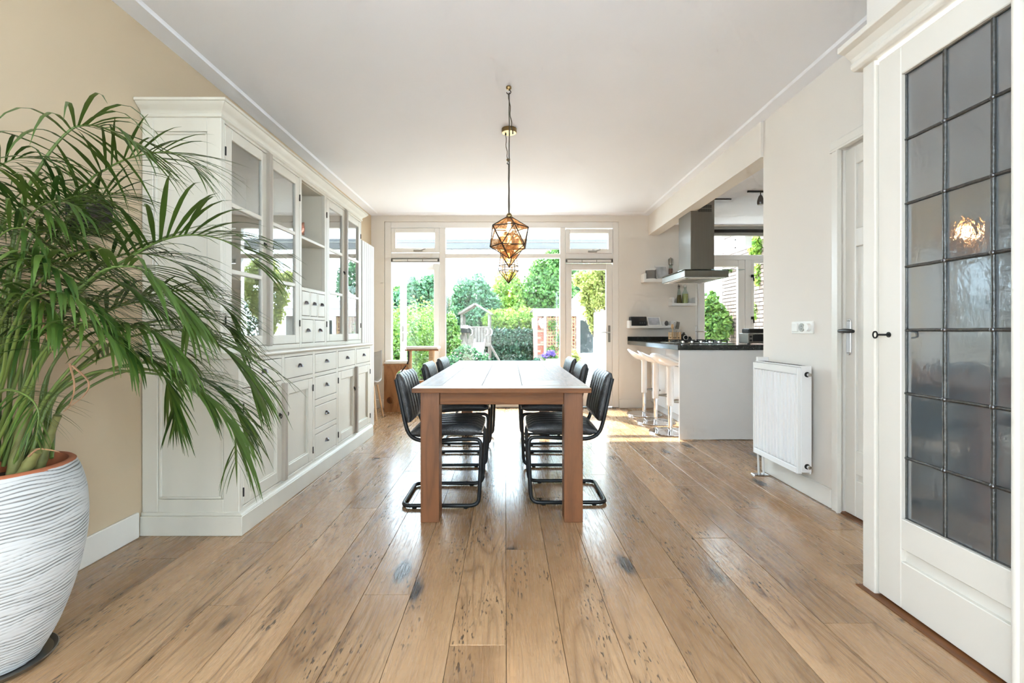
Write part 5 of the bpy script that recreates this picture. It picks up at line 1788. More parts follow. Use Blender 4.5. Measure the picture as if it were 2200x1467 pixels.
def frond(ctrl, L0, n, hero, width=0.020, droop=1.2, start=0.34, lift=0.35, ang=55, seedv=0, rach=0.006):
    rg = random.Random(seedv)
    L0, width = L0 * 1.16, width * 1.12
    path = spline(ctrl, 40)
    rad = [rach * (1 - 0.82 * k / 40) for k in range(41)]
    fr = MB().tube(path, rad, 7).build('frond', mt['stem'], palm, smooth=60)
    half = n // 2
    for i in range(half):
        t = start + (0.985 - start) * (i + 0.5) / half
        u = t * 40
        k = min(int(u), 39)
        p = path[k].lerp(path[k + 1], u - k)
        T = (path[min(k + 2, 40)] - path[max(k - 1, 0)]).normalized()
        side = T.cross(Vector((0, 0, 1)))
        side = side.normalized() if side.length > 0.05 else Vector((1, 0, 0))
        up = side.cross(T).normalized()
        q = (t - start) / (1 - start)
        ln = L0 * (0.55 + 0.75 * math.sin(math.pi * min(1, q * 0.82 + 0.14))) * (1 - 0.35 * q * q)
        for s in (-1, 1):
            a = math.radians(ang * (1 - 0.55 * q) + rg.uniform(-7, 7) + max(0.0, T.z - 0.3) * 55)
            d0 = T * math.cos(a) + side * (s * math.sin(a)) + up * (lift * (1 - 0.6 * q) + rg.uniform(-0.12, 0.12))
            l2 = ln * rg.uniform(0.88, 1.08)
            v, f = leaflet_geo(p, d0, l2, width * rg.uniform(0.85, 1.1) * (1 - 0.35 * q), droop * rg.uniform(0.6, 1.3))
            if hero and hero_count[0] < 298:
                hero_count[0] += 1
                o = MB().add(v, f).build('leaflet', mt['leaf'], fr, smooth=60)
            else:
                stuff_leaf.add(v, f)
    return fr
def B(dx, dy):
    return Vector((PXc + dx, PYc + dy, 0.66))
def Q(*pts):
    return [P3(*p) for p in pts]
# the fronds the photograph shows largest come first: their leaflets are single pieces
frond([B(0.0, -0.03)] + Q((12, 640, 1.50), (43, 449, 1.50), (94, 346, 1.50), (146, 283, 1.52), (183, 269, 1.54), (229, 276, 1.56), (300, 312, 1.58)), 0.34, 40, True, 0.017, 1.3, 0.36, -0.05, 74, 1, 0.007)
frond([B(0.05, 0.03)] + Q((70, 720, 1.66), (105, 560, 1.72), (183, 402, 1.75), (229, 363, 1.76), (286, 337, 1.77), (355, 326, 1.78), (395, 338, 1.79), (424, 366, 1.80)), 0.25, 42, True, 0.012, 0.8, 0.40, 0.05, 45, 2)
frond([B(0.06, 0.0)] + Q((90, 760, 1.60), (180, 620, 1.66), (280, 552, 1.70), (340, 519, 1.72), (400, 505, 1.74), (460, 510, 1.76), (515, 535, 1.78), (560, 578, 1.80)), 0.30, 46, True, 0.021, 0.9, 0.36, 0.35, 58, 3, 0.007)
frond([B(0.05, -0.06)] + Q((80, 800, 1.45), (140, 660, 1.42), (215, 585, 1.42), (280, 572, 1.43), (320, 590, 1.44), (360, 628, 1.46), (395, 668, 1.48), (408, 705, 1.50)), 0.22, 42, True, 0.019, 1.1, 0.40, 0.15, 60, 4)
frond([B(0.08, -0.03)] + Q((90, 870, 1.50), (170, 770, 1.52), (240, 715, 1.53), (285, 702, 1.54), (330, 714, 1.55), (370, 742, 1.56), (400, 785, 1.58)), 0.22, 42, True, 0.020, 1.2, 0.42, 0.15, 60, 5)
frond([B(0.10, 0.0)] + Q((110, 860, 1.60), (200, 800, 1.66), (300, 800, 1.70), (370, 812, 1.72), (430, 842, 1.74), (478, 886, 1.76), (505, 940, 1.78), (508, 1000, 1.79)), 0.26, 44, True, 0.014, 1.3, 0.46, 0.25, 52, 6, 0.006)
frond([B(0.09, 0.05)] + Q((120, 850, 1.72), (230, 745, 1.80), (330, 712, 1.84), (398, 710, 1.87), (455, 731, 1.90), (500, 768, 1.92), (530, 805, 1.94), (546, 850, 1.95)), 0.30, 40, True, 0.018, 1.0, 0.44, 0.20, 50, 7)
# the rest
rest = [
 ([B(0.10, 0.08)] + Q((130, 880, 1.75), (260, 800, 1.88), (380, 800, 1.96), (437, 816, 2.0), (481, 845, 2.02), (510, 885, 2.04), (530, 935, 2.05)), 0.24, 40, 0.018, 0.9, 0.45, 0.2, 50),
 ([B(0.08, 0.10)] + Q((120, 850, 1.78), (250, 790, 1.88), (340, 800, 1.93), (362, 830, 1.95), (372, 868, 1.96), (377, 905, 1.97)), 0.20, 40, 0.013, 0.4, 0.52, 0.0, 45),
 ([B(0.06, 0.10)] + Q((110, 790, 1.80), (230, 670, 1.95), (340, 630, 2.02), (415, 627, 2.06), (470, 650, 2.09), (500, 680, 2.10)), 0.24, 40, 0.016, 0.9, 0.42, 0.2, 48),
 ([B(0.08, 0.08)] + Q((120, 840, 1.80), (280, 710, 1.98), (400, 682, 2.06), (460, 686, 2.10), (495, 712, 2.12), (518, 748, 2.13)), 0.22, 40, 0.015, 1.0, 0.45, 0.2, 48),
 ([B(0.0, -0.06)] + Q((25, 760, 1.42), (60, 640, 1.38), (110, 575, 1.37), (80, 556, 1.33), (30, 562, 1.30), (-40, 600, 1.28)), 0.22, 36, 0.020, 1.3, 0.45, 0.1, 60),
 ([B(-0.03, 0.0)] + Q((5, 700, 1.50), (-30, 560, 1.46), (-60, 470, 1.44), (-40, 395, 1.44), (20, 345, 1.46), (100, 335, 1.50)), 0.26, 40, 0.016, 2.0, 0.36, -0.15, 60),
 ([B(0.02, 0.05)] + Q((50, 720, 1.66), (90, 560, 1.78), (150, 470, 1.86), (230, 420, 1.92), (290, 425, 1.95)), 0.24, 40, 0.014, 0.8, 0.40, 0.2, 55),
 ([B(0.02, 0.06)] + Q((45, 760, 1.66), (80, 620, 1.76), (140, 530, 1.84), (220, 500, 1.90), (290, 520, 1.95)), 0.24, 40, 0.016, 0.9, 0.40, 0.2, 55),
 ([B(0.03, 0.02)] + Q((60, 780, 1.58), (110, 660, 1.60), (190, 600, 1.62), (260, 610, 1.64), (320, 650, 1.66)), 0.24, 38, 0.018, 1.0, 0.40, 0.2, 58),
 ([B(-0.02, -0.02)] + Q((10, 720, 1.50), (30, 560, 1.48), (60, 470, 1.46), (120, 430, 1.45), (180, 460, 1.45)), 0.24, 36, 0.018, 1.2, 0.40, 0.2, 58),
 ([B(0.0, -0.08)] + Q((-10, 870, 1.42), (10, 838, 1.36), (57, 850, 1.34), (82, 885, 1.33), (76, 945, 1.33)), 0.11, 40, 0.008, 0.8, 0.40, 0.1, 60),
 ([B(0.04, -0.02)] + Q((70, 820, 1.55), (130, 730, 1.55), (200, 690, 1.56), (260, 720, 1.57), (300, 770, 1.58)), 0.20, 36, 0.017, 1.2, 0.45, 0.1, 58),
 ([B(-0.05, -0.03)] + Q((-20, 780, 1.45), (-40, 640, 1.40), (-10, 520, 1.38), (50, 490, 1.37), (110, 540, 1.36)), 0.24, 36, 0.018, 1.2, 0.40, 0.2, 58),
 ([B(0.09, 0.09)] + Q((130, 870, 1.78), (220, 800, 1.86), (300, 780, 1.90), (360, 790, 1.92), (420, 830, 1.95), (450, 870, 1.97)), 0.22, 36, 0.016, 1.0, 0.5, 0.2, 50),
 ([B(-0.04, 0.04)] + Q((0, 680, 1.60), (-10, 560, 1.62), (10, 460, 1.64), (60, 405, 1.66), (140, 390, 1.70)), 0.24, 38, 0.015, 1.6, 0.38, -0.1, 58),
 ([B(0.0, 0.02)] + Q((30, 800, 1.56), (50, 720, 1.55), (90, 650, 1.54), (60, 690, 1.50), (20, 760, 1.48)), 0.20, 32, 0.018, 1.3, 0.40, 0.1, 60),
 ([B(0.01, -0.04)] + Q((40, 800, 1.48), (70, 700, 1.46), (130, 640, 1.45), (200, 650, 1.45), (250, 690, 1.46)), 0.22, 38, 0.018, 1.2, 0.40, 0.15, 58),
 ([B(0.02, 0.0)] + Q((30, 700, 1.55), (50, 560, 1.56), (100, 460, 1.58), (170, 420, 1.60), (240, 450, 1.62)), 0.24, 38, 0.016, 1.0, 0.40, 0.2, 58),
 ([B(-0.04, -0.06)] + Q((-10, 800, 1.42), (0, 700, 1.38), (40, 640, 1.36), (100, 650, 1.35), (140, 700, 1.34)), 0.20, 36, 0.019, 1.2, 0.40, 0.15, 60),
 ([B(0.05, 0.05)] + Q((80, 780, 1.66), (150, 640, 1.72), (230, 560, 1.78), (310, 545, 1.82), (380, 565, 1.86), (430, 600, 1.88)), 0.26, 40, 0.016, 1.0, 0.42, 0.2, 52),
 ([B(0.07, 0.06)] + Q((100, 810, 1.68), (200, 690, 1.76), (290, 650, 1.82), (370, 660, 1.86), (430, 700, 1.90)), 0.24, 40, 0.017, 1.0, 0.42, 0.2, 52),
 ([B(-0.06, 0.0)] + Q((-20, 720, 1.50), (-30, 600, 1.48), (10, 480, 1.46), (70, 440, 1.46), (130, 470, 1.46)), 0.24, 38, 0.018, 1.1, 0.40, 0.2, 58),
 ([B(-0.02, 0.06)] + Q((20, 740, 1.66), (30, 620, 1.72), (70, 540, 1.78), (130, 520, 1.82), (190, 550, 1.86)), 0.22, 36, 0.016, 1.0, 0.40, 0.2, 55),
 ([B(0.08, 0.02)] + Q((100, 860, 1.62), (180, 790, 1.66), (250, 760, 1.68), (320, 770, 1.70), (380, 800, 1.72)), 0.22, 38, 0.017, 1.1, 0.45, 0.2, 55),
 ([B(-0.02, -0.08)] + Q((0, 820, 1.40), (20, 720, 1.34), (70, 640, 1.31), (140, 630, 1.30), (200, 670, 1.30)), 0.17, 34, 0.018, 1.3, 0.38, 0.1, 62),
 ([B(0.03, -0.07)] + Q((50, 840, 1.42), (90, 760, 1.38), (150, 700, 1.36), (210, 700, 1.36), (255, 740, 1.37)), 0.17, 34, 0.017, 1.3, 0.40, 0.1, 60),
 ([B(-0.06, -0.05)] + Q((-30, 800, 1.42), (-20, 690, 1.37), (30, 590, 1.35), (100, 570, 1.34), (160, 600, 1.34)), 0.20, 36, 0.019, 1.2, 0.36, 0.1, 62),
 ([B(0.0, 0.04)] + Q((25, 780, 1.62), (60, 660, 1.66), (120, 580, 1.70), (190, 560, 1.74), (250, 590, 1.78)), 0.22, 36, 0.017, 1.1, 0.38, 0.1, 58),
 ([B(-0.03, 0.02)] + Q((5, 760, 1.56), (15, 640, 1.56), (60, 520, 1.57), (130, 490, 1.58), (190, 520, 1.58)), 0.22, 36, 0.018, 1.2, 0.36, 0.1, 60),
 ([B(0.04, 0.06)] + Q((70, 800, 1.70), (140, 700, 1.78), (220, 640, 1.84), (300, 640, 1.90), (360, 680, 1.94)), 0.22, 38, 0.016, 1.0, 0.40, 0.15, 54),
]
for i, (c, L0, n, w, dr_, st_, lf, an) in enumerate(rest):
    frond(c, L0, n, False, w, dr_, st_, lf, an, 20 + i)
so = stuff_leaf.build('leaflets', mt['leaf'], palm, smooth=60)
so['kind'] = 'stuff'
# a few dry brown strands
for i, pts_ in enumerate((((85, 600, 1.45), (92, 680, 1.44), (105, 740, 1.44), (122, 765, 1.44)), ((150, 780, 1.5), (160, 830, 1.5), (150, 870, 1.5), (136, 885, 1.5)), ((155, 785, 1.5), (190, 820, 1.52), (180, 850, 1.52), (140, 880, 1.52)), ((62, 980, 1.42), (80, 965, 1.41), (105, 966, 1.40), (128, 971, 1.40)))):
    MB().tube(spline(Q(*pts_), 12), [0.003 * (1 - k / 13) + 0.0006 for k in range(13)], 5).build('dry_strand', mt['dry'], palm, smooth=50)
# ------------------------------------------------------------------ the garden
GZ = -0.18
gm = {
 'paving': M('paving', (186, 178, 166), 0.85, var=0.12, vscale=4, bump=0.2, bscale=40),
 'white': M('garden_white', (236, 236, 234), 0.5),
 'brick': M('brick', (128, 72, 56), 0.9, var=0.25, vscale=25, bump=0.3, bscale=120),
 'brick_pale': M('brick_pale', (150, 112, 96), 0.9, var=0.2, vscale=25, bump=0.3, bscale=120),
 'mortar': M('mortar', (104, 96, 90), 0.95, var=0.1, vscale=40),
 'bark': M('bark', (96, 82, 68), 0.95, var=0.3, vscale=12, bump=0.6, bscale=30),
 'trellis': M('trellis_wood', (150, 126, 86), 0.8, var=0.1, vscale=15),
 'dark_int': M('shed_inside', (96, 100, 102), 0.8),
 'slide': M('slide_plastic', (232, 236, 240), 0.35),
 'planter': M('planter_grey', (140, 138, 134), 0.7),
 'alu': M('awning_aluminium', (84, 84, 84), 0.5),  # white awning beam: its shade is put into the colour as dark grey
 'fence': mt['grey_wood'],
}
lm = {
 'mid': leaf_mat('leaves_mid', (44, 82, 36), (92, 134, 62)),
 'bright': leaf_mat('leaves_bright', (78, 118, 42), (138, 166, 74), 0.45),
 'blue': leaf_mat('leaves_bluegreen', (40, 76, 54), (84, 124, 86)),
 'ivy': leaf_mat('leaves_ivy', (24, 56, 42), (66, 104, 78), 0.15, 0.3, 0.6),
 'pale': leaf_mat('leaves_pale', (112, 128, 58), (170, 174, 108), 0.5),
 'hedge': leaf_mat('leaves_hedge', (50, 88, 36), (114, 146, 70), 0.35),
 'pink': leaf_mat('petals_pink', (190, 110, 140), (226, 170, 190), 0.3),
 'purple': leaf_mat('petals_purple', (82, 62, 140), (126, 98, 178), 0.3),
 'cream': leaf_mat('petals_cream', (226, 214, 206), (246, 240, 236), 0.3),
}
struct(box('ground', gm['paving'], -14, 16, YB + 0.25, 45, GZ - 0.2, GZ), 'pale paved garden ground outside the windows', 'ground')

def leaf_cloud(blobs, n, size, seed, shell=0.55):
    """n folded leaves scattered through ellipsoids (cx, cy, cz, rx, ry, rz)"""
    g = np.random.default_rng(seed)
    vol = np.array([b[3] * b[4] * b[5] for b in blobs]) ** (2 / 3)
    pick = g.choice(len(blobs), n, p=vol / vol.sum())
    bl = np.array(blobs)[pick]
    d = g.normal(size=(n, 3))
    d /= np.linalg.norm(d, axis=1)[:, None]
    r = shell + (1.04 - shell) * g.random(n) ** 0.6
    r *= 1 + 0.10 * np.sin(d[:, 0] * 7 + bl[:, 0] * 5) + 0.08 * np.sin(d[:, 2] * 9 + d[:, 1] * 6)
    c = bl[:, :3] + d * bl[:, 3:] * r[:, None]
    t = g.normal(size=(n, 3)) + d * 0.5 + np.array([0, 0, -0.4])
    t /= np.linalg.norm(t, axis=1)[:, None]
    nn = d + g.normal(size=(n, 3)) * 0.7
    s = np.cross(t, nn)
    s /= np.linalg.norm(s, axis=1)[:, None] + 1e-9
    u = np.cross(s, t)
    ln = size * (0.7 + 0.6 * g.random(n))[:, None]
    wd = ln * 0.36
    v = np.stack([c - t * ln / 2, c + s * wd - u * wd * 0.25, c + t * ln / 2, c - s * wd - u * wd * 0.25], 1).reshape(-1, 3)
    f = (np.arange(n)[:, None] * 4)
    faces = np.concatenate([f + np.array([[0, 1, 2]]), f + np.array([[0, 2, 3]])], 1).reshape(-1, 3)
    return v, faces
def cloud_obj(name, mat, parent, blobs, n, size, seed, shell=0.55, kind='stuff'):
    v, f = leaf_cloud(blobs, n, size, seed, shell)
    off = WLOC[parent.name] if parent is not None else Vector(v.mean(0))
    me = bpy.data.meshes.new(name)
    me.from_pydata((v - np.array(off)).tolist(), [], f.tolist())
    me.materials.append(mat)
    o = bpy.data.objects.new(name, me)
    COL.objects.link(o)
    if parent is not None:
        o.parent = parent
    else:
        o.location = off
    WLOC[o.name] = off
    if kind:
        o['kind'] = kind
    return o
def blob(px, py, d, rpx, rpy, ry=None):
    s = d / F
    return (PX(px, d), d, PZ(py, d), rpx * s, (ry if ry else rpx * s), rpy * s)
def tree(name, label, cat, d, trunk_px, blobs, mat, n, size, seed, group=None, trunk_r=0.07, stems=None, shell=0.5):
    x = PX(trunk_px, d)
    r = thing(name, label, cat, (x, d, GZ), group)
    top = max(b[2] for b in blobs)
    path = spline([(x, d, GZ), (x + 0.05, d, (GZ + top) * 0.4), (PX(trunk_px, d) - 0.04, d, top)], 8)
    tr_ = MB().tube(path, [trunk_r * (1 - 0.07 * k) for k in range(9)], 8).build('trunk', gm['bark'], r, smooth=60)
    m = MB()
    for k, b in enumerate(blobs):
        m.tube(spline([(x, d, GZ + (b[2] - GZ) * 0.45), ((x + b[0]) / 2, d, (GZ + b[2]) * 0.55), (b[0], b[1], b[2])], 5), [trunk_r * 0.5, trunk_r * 0.45, trunk_r * 0.4, trunk_r * 0.3, trunk_r * 0.2, trunk_r * 0.1], 6)
    m.build('branches', gm['bark'], r, smooth=60)
    cloud_obj('foliage', mat, r, blobs, n, size, seed, shell)
    return r
tg = 'trees behind the play tower'
tree('round_tree', 'dense round green tree behind the play tower', 'tree', 17.5, 1020, [blob(1018, 640, 17.5, 44, 46), blob(985, 660, 17.2, 26, 36), blob(1050, 668, 17.2, 26, 40), blob(1015, 690, 17.0, 48, 40)], lm['blue'], 9000, 0.13, 1, tg)
tree('yellow_tree', 'light yellow-green tree just right of the round tree', 'tree', 18.5, 1090, [blob(1092, 625, 18.5, 36, 40), blob(1080, 670, 18.2, 44, 40), blob(1118, 670, 18.0, 40, 44)], lm['bright'], 8000, 0.13, 2, tg)
tree('tall_tree', 'tall bright green tree rising above the brick shed', 'tree', 18.0, 1187, [blob(1178, 590, 18, 38, 40), blob(1200, 570, 18.4, 40, 44), blob(1160, 630, 17.8, 40, 46), blob(1200, 640, 17.8, 40, 36)], lm['mid'], 10000, 0.14, 3, tg)
tree('dark_tree', 'blue-green tree at the left edge of the right garden door', 'tree', 19.5, 1228, [blob(1228, 600, 19.5, 26, 60), blob(1240, 650, 19.5, 34, 44), blob(1270, 620, 20, 40, 60)], lm['blue'], 6000, 0.15, 4, tg)
tree('grey_tree', 'soft grey-green tree beyond the left garden door', 'tree', 15.5, 900, [blob(895, 632, 15.5, 30, 34), blob(925, 630, 15.8, 26, 38), blob(870, 650, 15.3, 30, 30), blob(938, 660, 15.5, 30, 40)], lm['blue'], 7000, 0.13, 5, tg)
tree('far_tree', 'mid green tree far left behind the fence', 'tree', 16.5, 845, [blob(845, 640, 16.5, 24, 26), blob(815, 640, 16.5, 34, 30)], lm['mid'], 3000, 0.13, 6, tg)
tree('back_tree', 'yellow-green shrub tree between play tower and shed', 'tree', 16.6, 1110, [blob(1085, 690, 16.6, 34, 26), blob(1130, 690, 16.8, 30, 28), blob(1060, 690, 16.4, 24, 24)], lm['bright'], 5000, 0.11, 7, tg)
# pale climber hanging in front of the right door view
tree('pale_climber', 'pale flowering climber beside the white shed door', 'shrub', 9.6, 1296, [blob(1272, 606, 9.6, 24, 30), blob(1288, 640, 9.5, 18, 30), blob(1258, 640, 9.7, 15, 20), blob(1268, 672, 9.7, 14, 24), blob(1280, 700, 9.6, 12, 22), blob(1304, 585, 9.6, 22, 30), blob(1310, 650, 9.6, 16, 34), blob(1246, 600, 9.8, 16, 18), blob(1290, 570, 9.6, 22, 16), blob(1325, 610, 9.4, 18, 40)], lm['pale'], 9000, 0.06, 8, trunk_r=0.03, shell=0.2)
# hedge bushes on the left
def bush(name, label, d, px, blobs, mat, n, size, seed, group=None, flowers=None):
    r = thing(name, label, 'bush', (PX(px, d), d, GZ), group)
    m = MB()
    for b in blobs:
        m.tube([(PX(px, d), d, GZ), (b[0], b[1], b[2])], 0.02, 5)
    m.build('stems', gm['bark'], r)
    cloud_obj('foliage', mat, r, blobs, n, size, seed, 0.5)
    if flowers:
        cloud_obj('blossom', flowers[0], r, blobs, flowers[1], flowers[2], seed + 50, 0.9)
    return r
bush('tall_bush', 'tall leafy green bush left of the play tower', 10.8, 968, [blob(962, 715, 10.8, 26, 40), blob(972, 760, 10.6, 26, 40), blob(960, 790, 10.5, 34, 40)], lm['hedge'], 8000, 0.075, 21)
bush('flowering_bush', 'low bush with pink blossom in front of the slide', 9.6, 1005, [blob(1000, 765, 9.6, 26, 24), blob(1025, 775, 9.5, 26, 20), blob(985, 785, 9.5, 30, 26), blob(1040, 785, 9.5, 20, 16)], lm['blue'], 4500, 0.06, 22, None, (lm['pink'], 260, 0.035))
bush('long_hedge', 'long green hedge along the left fence outside the open door', 10.5, 905, [(-2.25, 8.9, 0.6, 0.33, 0.7, 0.95), (-2.25, 9.9, 0.65, 0.35, 0.8, 0.98), (-2.25, 11.0, 0.7, 0.4, 0.8, 1.0), (-2.25, 12.2, 0.75, 0.4, 0.8, 1.05), (-2.2, 13.4, 0.8, 0.4, 0.8, 1.1)], lm['hedge'], 15000, 0.075, 23)
bush('ball_bush', 'small clipped green ball beside the brick shed', 12.5, 1153, [blob(1153, 778, 12.5, 9, 9)], lm['ivy'], 900, 0.05, 24)
bush('right_shrub', 'dark glossy shrub with pink flowers at the right of the garden', 10.2, 1430, [(2.5, 10.3, 0.6, 0.5, 0.4, 0.5), (3.0, 10.0, 0.9, 0.6, 0.5, 0.7), (3.6, 10.4, 1.1, 0.6, 0.5, 0.8), (4.3, 10.2, 0.9, 0.6, 0.5, 0.8), (2.7, 10.4, 1.4, 0.35, 0.4, 0.4)], lm['ivy'], 5000, 0.08, 26, None, (lm['pink'], 60, 0.06))
bush('grass_tuft', 'pale green tuft outside the right garden door', 9.0, 1235, [blob(1230, 775, 9.0, 18, 22)], lm['pale'], 900, 0.06, 25)
# ivy wall
iv = thing('ivy_fence', 'wooden fence overgrown with dark green ivy between tower and shed', 'ivy', (PX(1100, 15.3), 15.3, GZ))
for k in range(13):
    x = PX(1050, 15.3) + k * 0.11
    box('board', gm['fence'], x, x + 0.10, 15.3, 15.32, GZ, 1.15 + 0.02 * math.sin(k * 3), iv)
blobs = [(PX(1050 + 11 * i, 15.2), 15.2, PZ(720 + 18 * j, 15.2), 0.15, 0.10, 0.24) for i in range(9) for j in range(4)]
cloud_obj('foliage', lm['ivy'], iv, blobs, 9000, 0.085, 31, 0.4)
# left fence along the garden: posts and boards
fn = thing('garden_fence', 'weathered board fence along the left side of the garden', 'fence', (-2.75, 11, GZ))
for k in range(50):
    y = 7.4 + k * 0.15
    box('board', gm['fence'], -2.78, -2.76, y, y + 0.142, GZ, 1.62 + 0.02 * math.sin(k * 1.9), fn)
for k in range(5):
    box('post', gm['fence'], -2.86, -2.78, 7.4 + k * 1.85, 7.48 + k * 1.85, GZ, 1.7, fn)
fe = thing('back_fence', 'weathered board fence closing the garden behind the trees', 'fence', (0, 21, GZ))
for k in range(60):
    x = -6 + k * 0.2
    box('board', gm['fence'], x, x + 0.19, 21.0, 21.02, GZ, 1.5, fe)
# play tower with slide
d = 14.0
s = d / F
gw = mt['grey_wood']
pt = thing('play_tower', 'grey wooden children play tower with pitched roof', 'play tower', (PX(1020, d), d, GZ))
xl, xr_ = PX(989, d), PX(1053, d)
zf, zr, zev, zpk = PZ(737, d), PZ(701, d), PZ(675, d), PZ(653, d)
for x in (xl, xr_ - 0.07):
    for y in (d, d + 0.85):
        box('post', gw, x, x + 0.07, y, y + 0.07, GZ, zev, pt, 0.004)
ov = 0.06
for sgn in (-1, 1):
    xe = (xl - ov) if sgn < 0 else (xr_ + ov)
    xm = (xl + xr_) / 2
    n_b = 6
    for k in range(n_b):
        a, b = k / n_b, (k + 0.96) / n_b
        p0 = Vector((xe + (xm - xe) * a, 0, zev + (zpk - zev) * a))
        p1 = Vector((xe + (xm - xe) * b, 0, zev + (zpk - zev) * b))
        MB().add([(p0.x, d - 0.08, p0.z), (p1.x, d - 0.08, p1.z), (p1.x, d + 1.0, p1.z), (p0.x, d + 1.0, p0.z), (p0.x, d - 0.08, p0.z + 0.022), (p1.x, d - 0.08, p1.z + 0.022), (p1.x, d + 1.0, p1.z + 0.022), (p0.x, d + 1.0, p0.z + 0.022)], [(0, 3, 2, 1), (4, 5, 6, 7), (0, 1, 5, 4), (1, 2, 6, 5), (2, 3, 7, 6), (3, 0, 4, 7)]).build('roof_board', gw, pt)
    MB().bar((xe, d - 0.09, zev + 0.005), (xm, d - 0.09, zpk + 0.005), 0.02, 0.06, up=(0, 0, 1)).build('barge_board', gw, pt)
box('floor_deck', gw, xl, xr_, d, d + 0.92, zf - 0.03, zf, pt)
box('floor_beam', gw, xl - 0.02, xr_ + 0.01, d - 0.04, d, zf - 0.10, zf + 0.01, pt, 0.004)
box('hand_rail', gw, xl, xr_, d - 0.03, d + 0.01, zr - 0.035, zr, pt, 0.004)
box('hand_rail', gw, xl, xr_, d + 0.88, d + 0.92, zr - 0.035, zr, pt, 0.004)
for k in range(9):
    x = xl + 0.06 + k * 0.092
    box('slat', gw, x, x + 0.066, d - 0.02, d, zf, zr - 0.035, pt)
    box('slat', gw, x, x + 0.066, d + 0.9, d + 0.92, zf, zr - 0.035, pt)
MB().bar((xr_, d + 0.02, zf - 0.05), (PX(1073, d - 0.1), d - 0.1, PZ(775, d)), 0.05, 0.05).build('brace', gw, pt)
for px in (1013, 1046, 1055):
    MB().tube(rounded([(PX(px, d) - 0.02, d - 0.03, PZ(706, d)), (PX(px, d) + 0.03, d - 0.09, PZ(709, d)), (PX(px, d) + 0.03, d - 0.09, PZ(717, d)), (PX(px, d) - 0.02, d - 0.03, PZ(720, d))], 0.02), 0.016, 6).build('grab_handle', gm['white'], pt)
pb = thing('planter_box', 'dark planter box with white flowers hung on the tower rail', 'planter', (PX(1001, d), d - 0.1, zr - 0.18))
box('trough', mt['iron'], PX(991, d), PX(1011, d), d - 0.16, d - 0.045, PZ(715, d), PZ(705, d), pb, 0.006)
cloud_obj('flowers', lm['cream'], pb, [(PX(1001, d), d - 0.1, PZ(703, d), 0.16, 0.07, 0.05)], 260, 0.05, 41, 0.3)
sl = thing('slide', 'white plastic slide leading down from the play tower', 'slide', (PX(1030, d - 1), d - 1.0, GZ))
path = spline([(PX(1031, d), d - 0.05, zf + 0.02), (PX(1030.5, d), d - 0.35, zf - 0.12), (PX(1029, d), d - 1.0, 0.22), (PX(1028, d), d - 1.5, -0.06), (PX(1028, d), d - 1.8, -0.10)], 16)
vs, fs = [], []
for p in path:
    for dx, dz in ((-0.16, 0.11), (-0.13, 0.11), (-0.125, 0.0), (0.125, 0.0), (0.13, 0.11), (0.16, 0.11), (0.15, -0.03), (-0.15, -0.03)):
        vs.append((p.x + dx, p.y, p.z + dz))
for i in range(16):
    for k in range(8):
        l = (k + 1) % 8
        fs.append((i * 8 + k, i * 8 + l, (i + 1) * 8 + l, (i + 1) * 8 + k))
fs += [tuple(range(7, -1, -1)), tuple(16 * 8 + k for k in range(8))]
MB().add(vs, fs).build('chute', gm['slide'], sl, smooth=35)
# brick shed
d = 13.7
sd = thing('brick_shed', 'flat-roofed brick garden shed with white fascia', 'shed', (PX(1240, d), d, GZ))
xa, xb_, xd0 = PX(1149, d), 3.4, PX(1238, d)
zt_ = PZ(679, d)
box('mortar_wall', gm['mortar'], xa + 0.02, xd0, d + 0.012, d + 0.2, GZ, zt_, sd)
box('mortar_wall', gm['mortar'], xd0 + 0.72, xb_, d + 0.012, d + 0.2, GZ, zt_, sd)
box('side_wall', gm['brick_pale'], xa + 0.02, xa + 0.2, d + 0.2, d + 2.4, GZ, zt_, sd)
bme = None
row = 0
z = zt_ - 0.068
nb_ = 0
while z > GZ + 0.55 and nb_ < 260:
    x = xa + 0.075 - (0.11 if row % 2 else 0)
    while x < xd0 - 0.03:
        a, b = max(x, xa + 0.075), min(x + 0.205, xd0 - 0.005)
        if b - a > 0.04:
            box('brick', gm['brick'] if (row + nb_) % 3 else gm['brick_pale'], a, b, d, d + 0.05, z, z + 0.054, sd)
            nb_ += 1
        x += 0.217
    z -= 0.0655
    row += 1
box('corner_board', gm['white'], xa, xa + 0.07, d - 0.012, d + 0.05, GZ, zt_, sd)
box('fascia', gm['white'], xa - 0.05, xb_, d - 0.12, d + 0.02, zt_, PZ(664, d), sd, 0.006)
box('roof', gm['planter'], xa - 0.06, xb_, d - 0.13, d + 2.5, PZ(664, d), PZ(663, d), sd)
dp = MB().tube([(PX(1171, d), d - 0.06, GZ), (PX(1171, d), d - 0.06, PZ(673, d))], 0.036, 12).build('downpipe', gm['white'], sd, smooth=40)
box('hopper', gm['grille'] if 'grille' in gm else mt['grille'], PX(1167.5, d), PX(1175, d), d - 0.16, d - 0.02, PZ(674, d), PZ(663, d), dp, 0.005)
# its door
sdoor = frame_rect(xd0, xd0 + 0.70, GZ + 0.02, zt_ - 0.01, 0.11, d - 0.02, d + 0.03, wb=0.62).build('door', gm['white'], sd, 0.004)
box('pane', mt['pane'], xd0 + 0.11, xd0 + 0.59, d, d + 0.006, GZ + 0.64, zt_ - 0.12, sdoor)
box('door_groove', mt['grille'], xd0 + 0.12, xd0 + 0.58, d - 0.022, d - 0.019, GZ + 0.55, GZ + 0.56, sdoor)
box('interior', gm['dark_int'], xd0 + 0.02, xd0 + 0.7, d + 1.2, d + 1.25, GZ, zt_, sd)
box('interior_floor', gm['dark_int'], xd0 - 0.2, xd0 + 1.0, d + 0.2, d + 1.2, GZ, GZ + 0.02, sd)
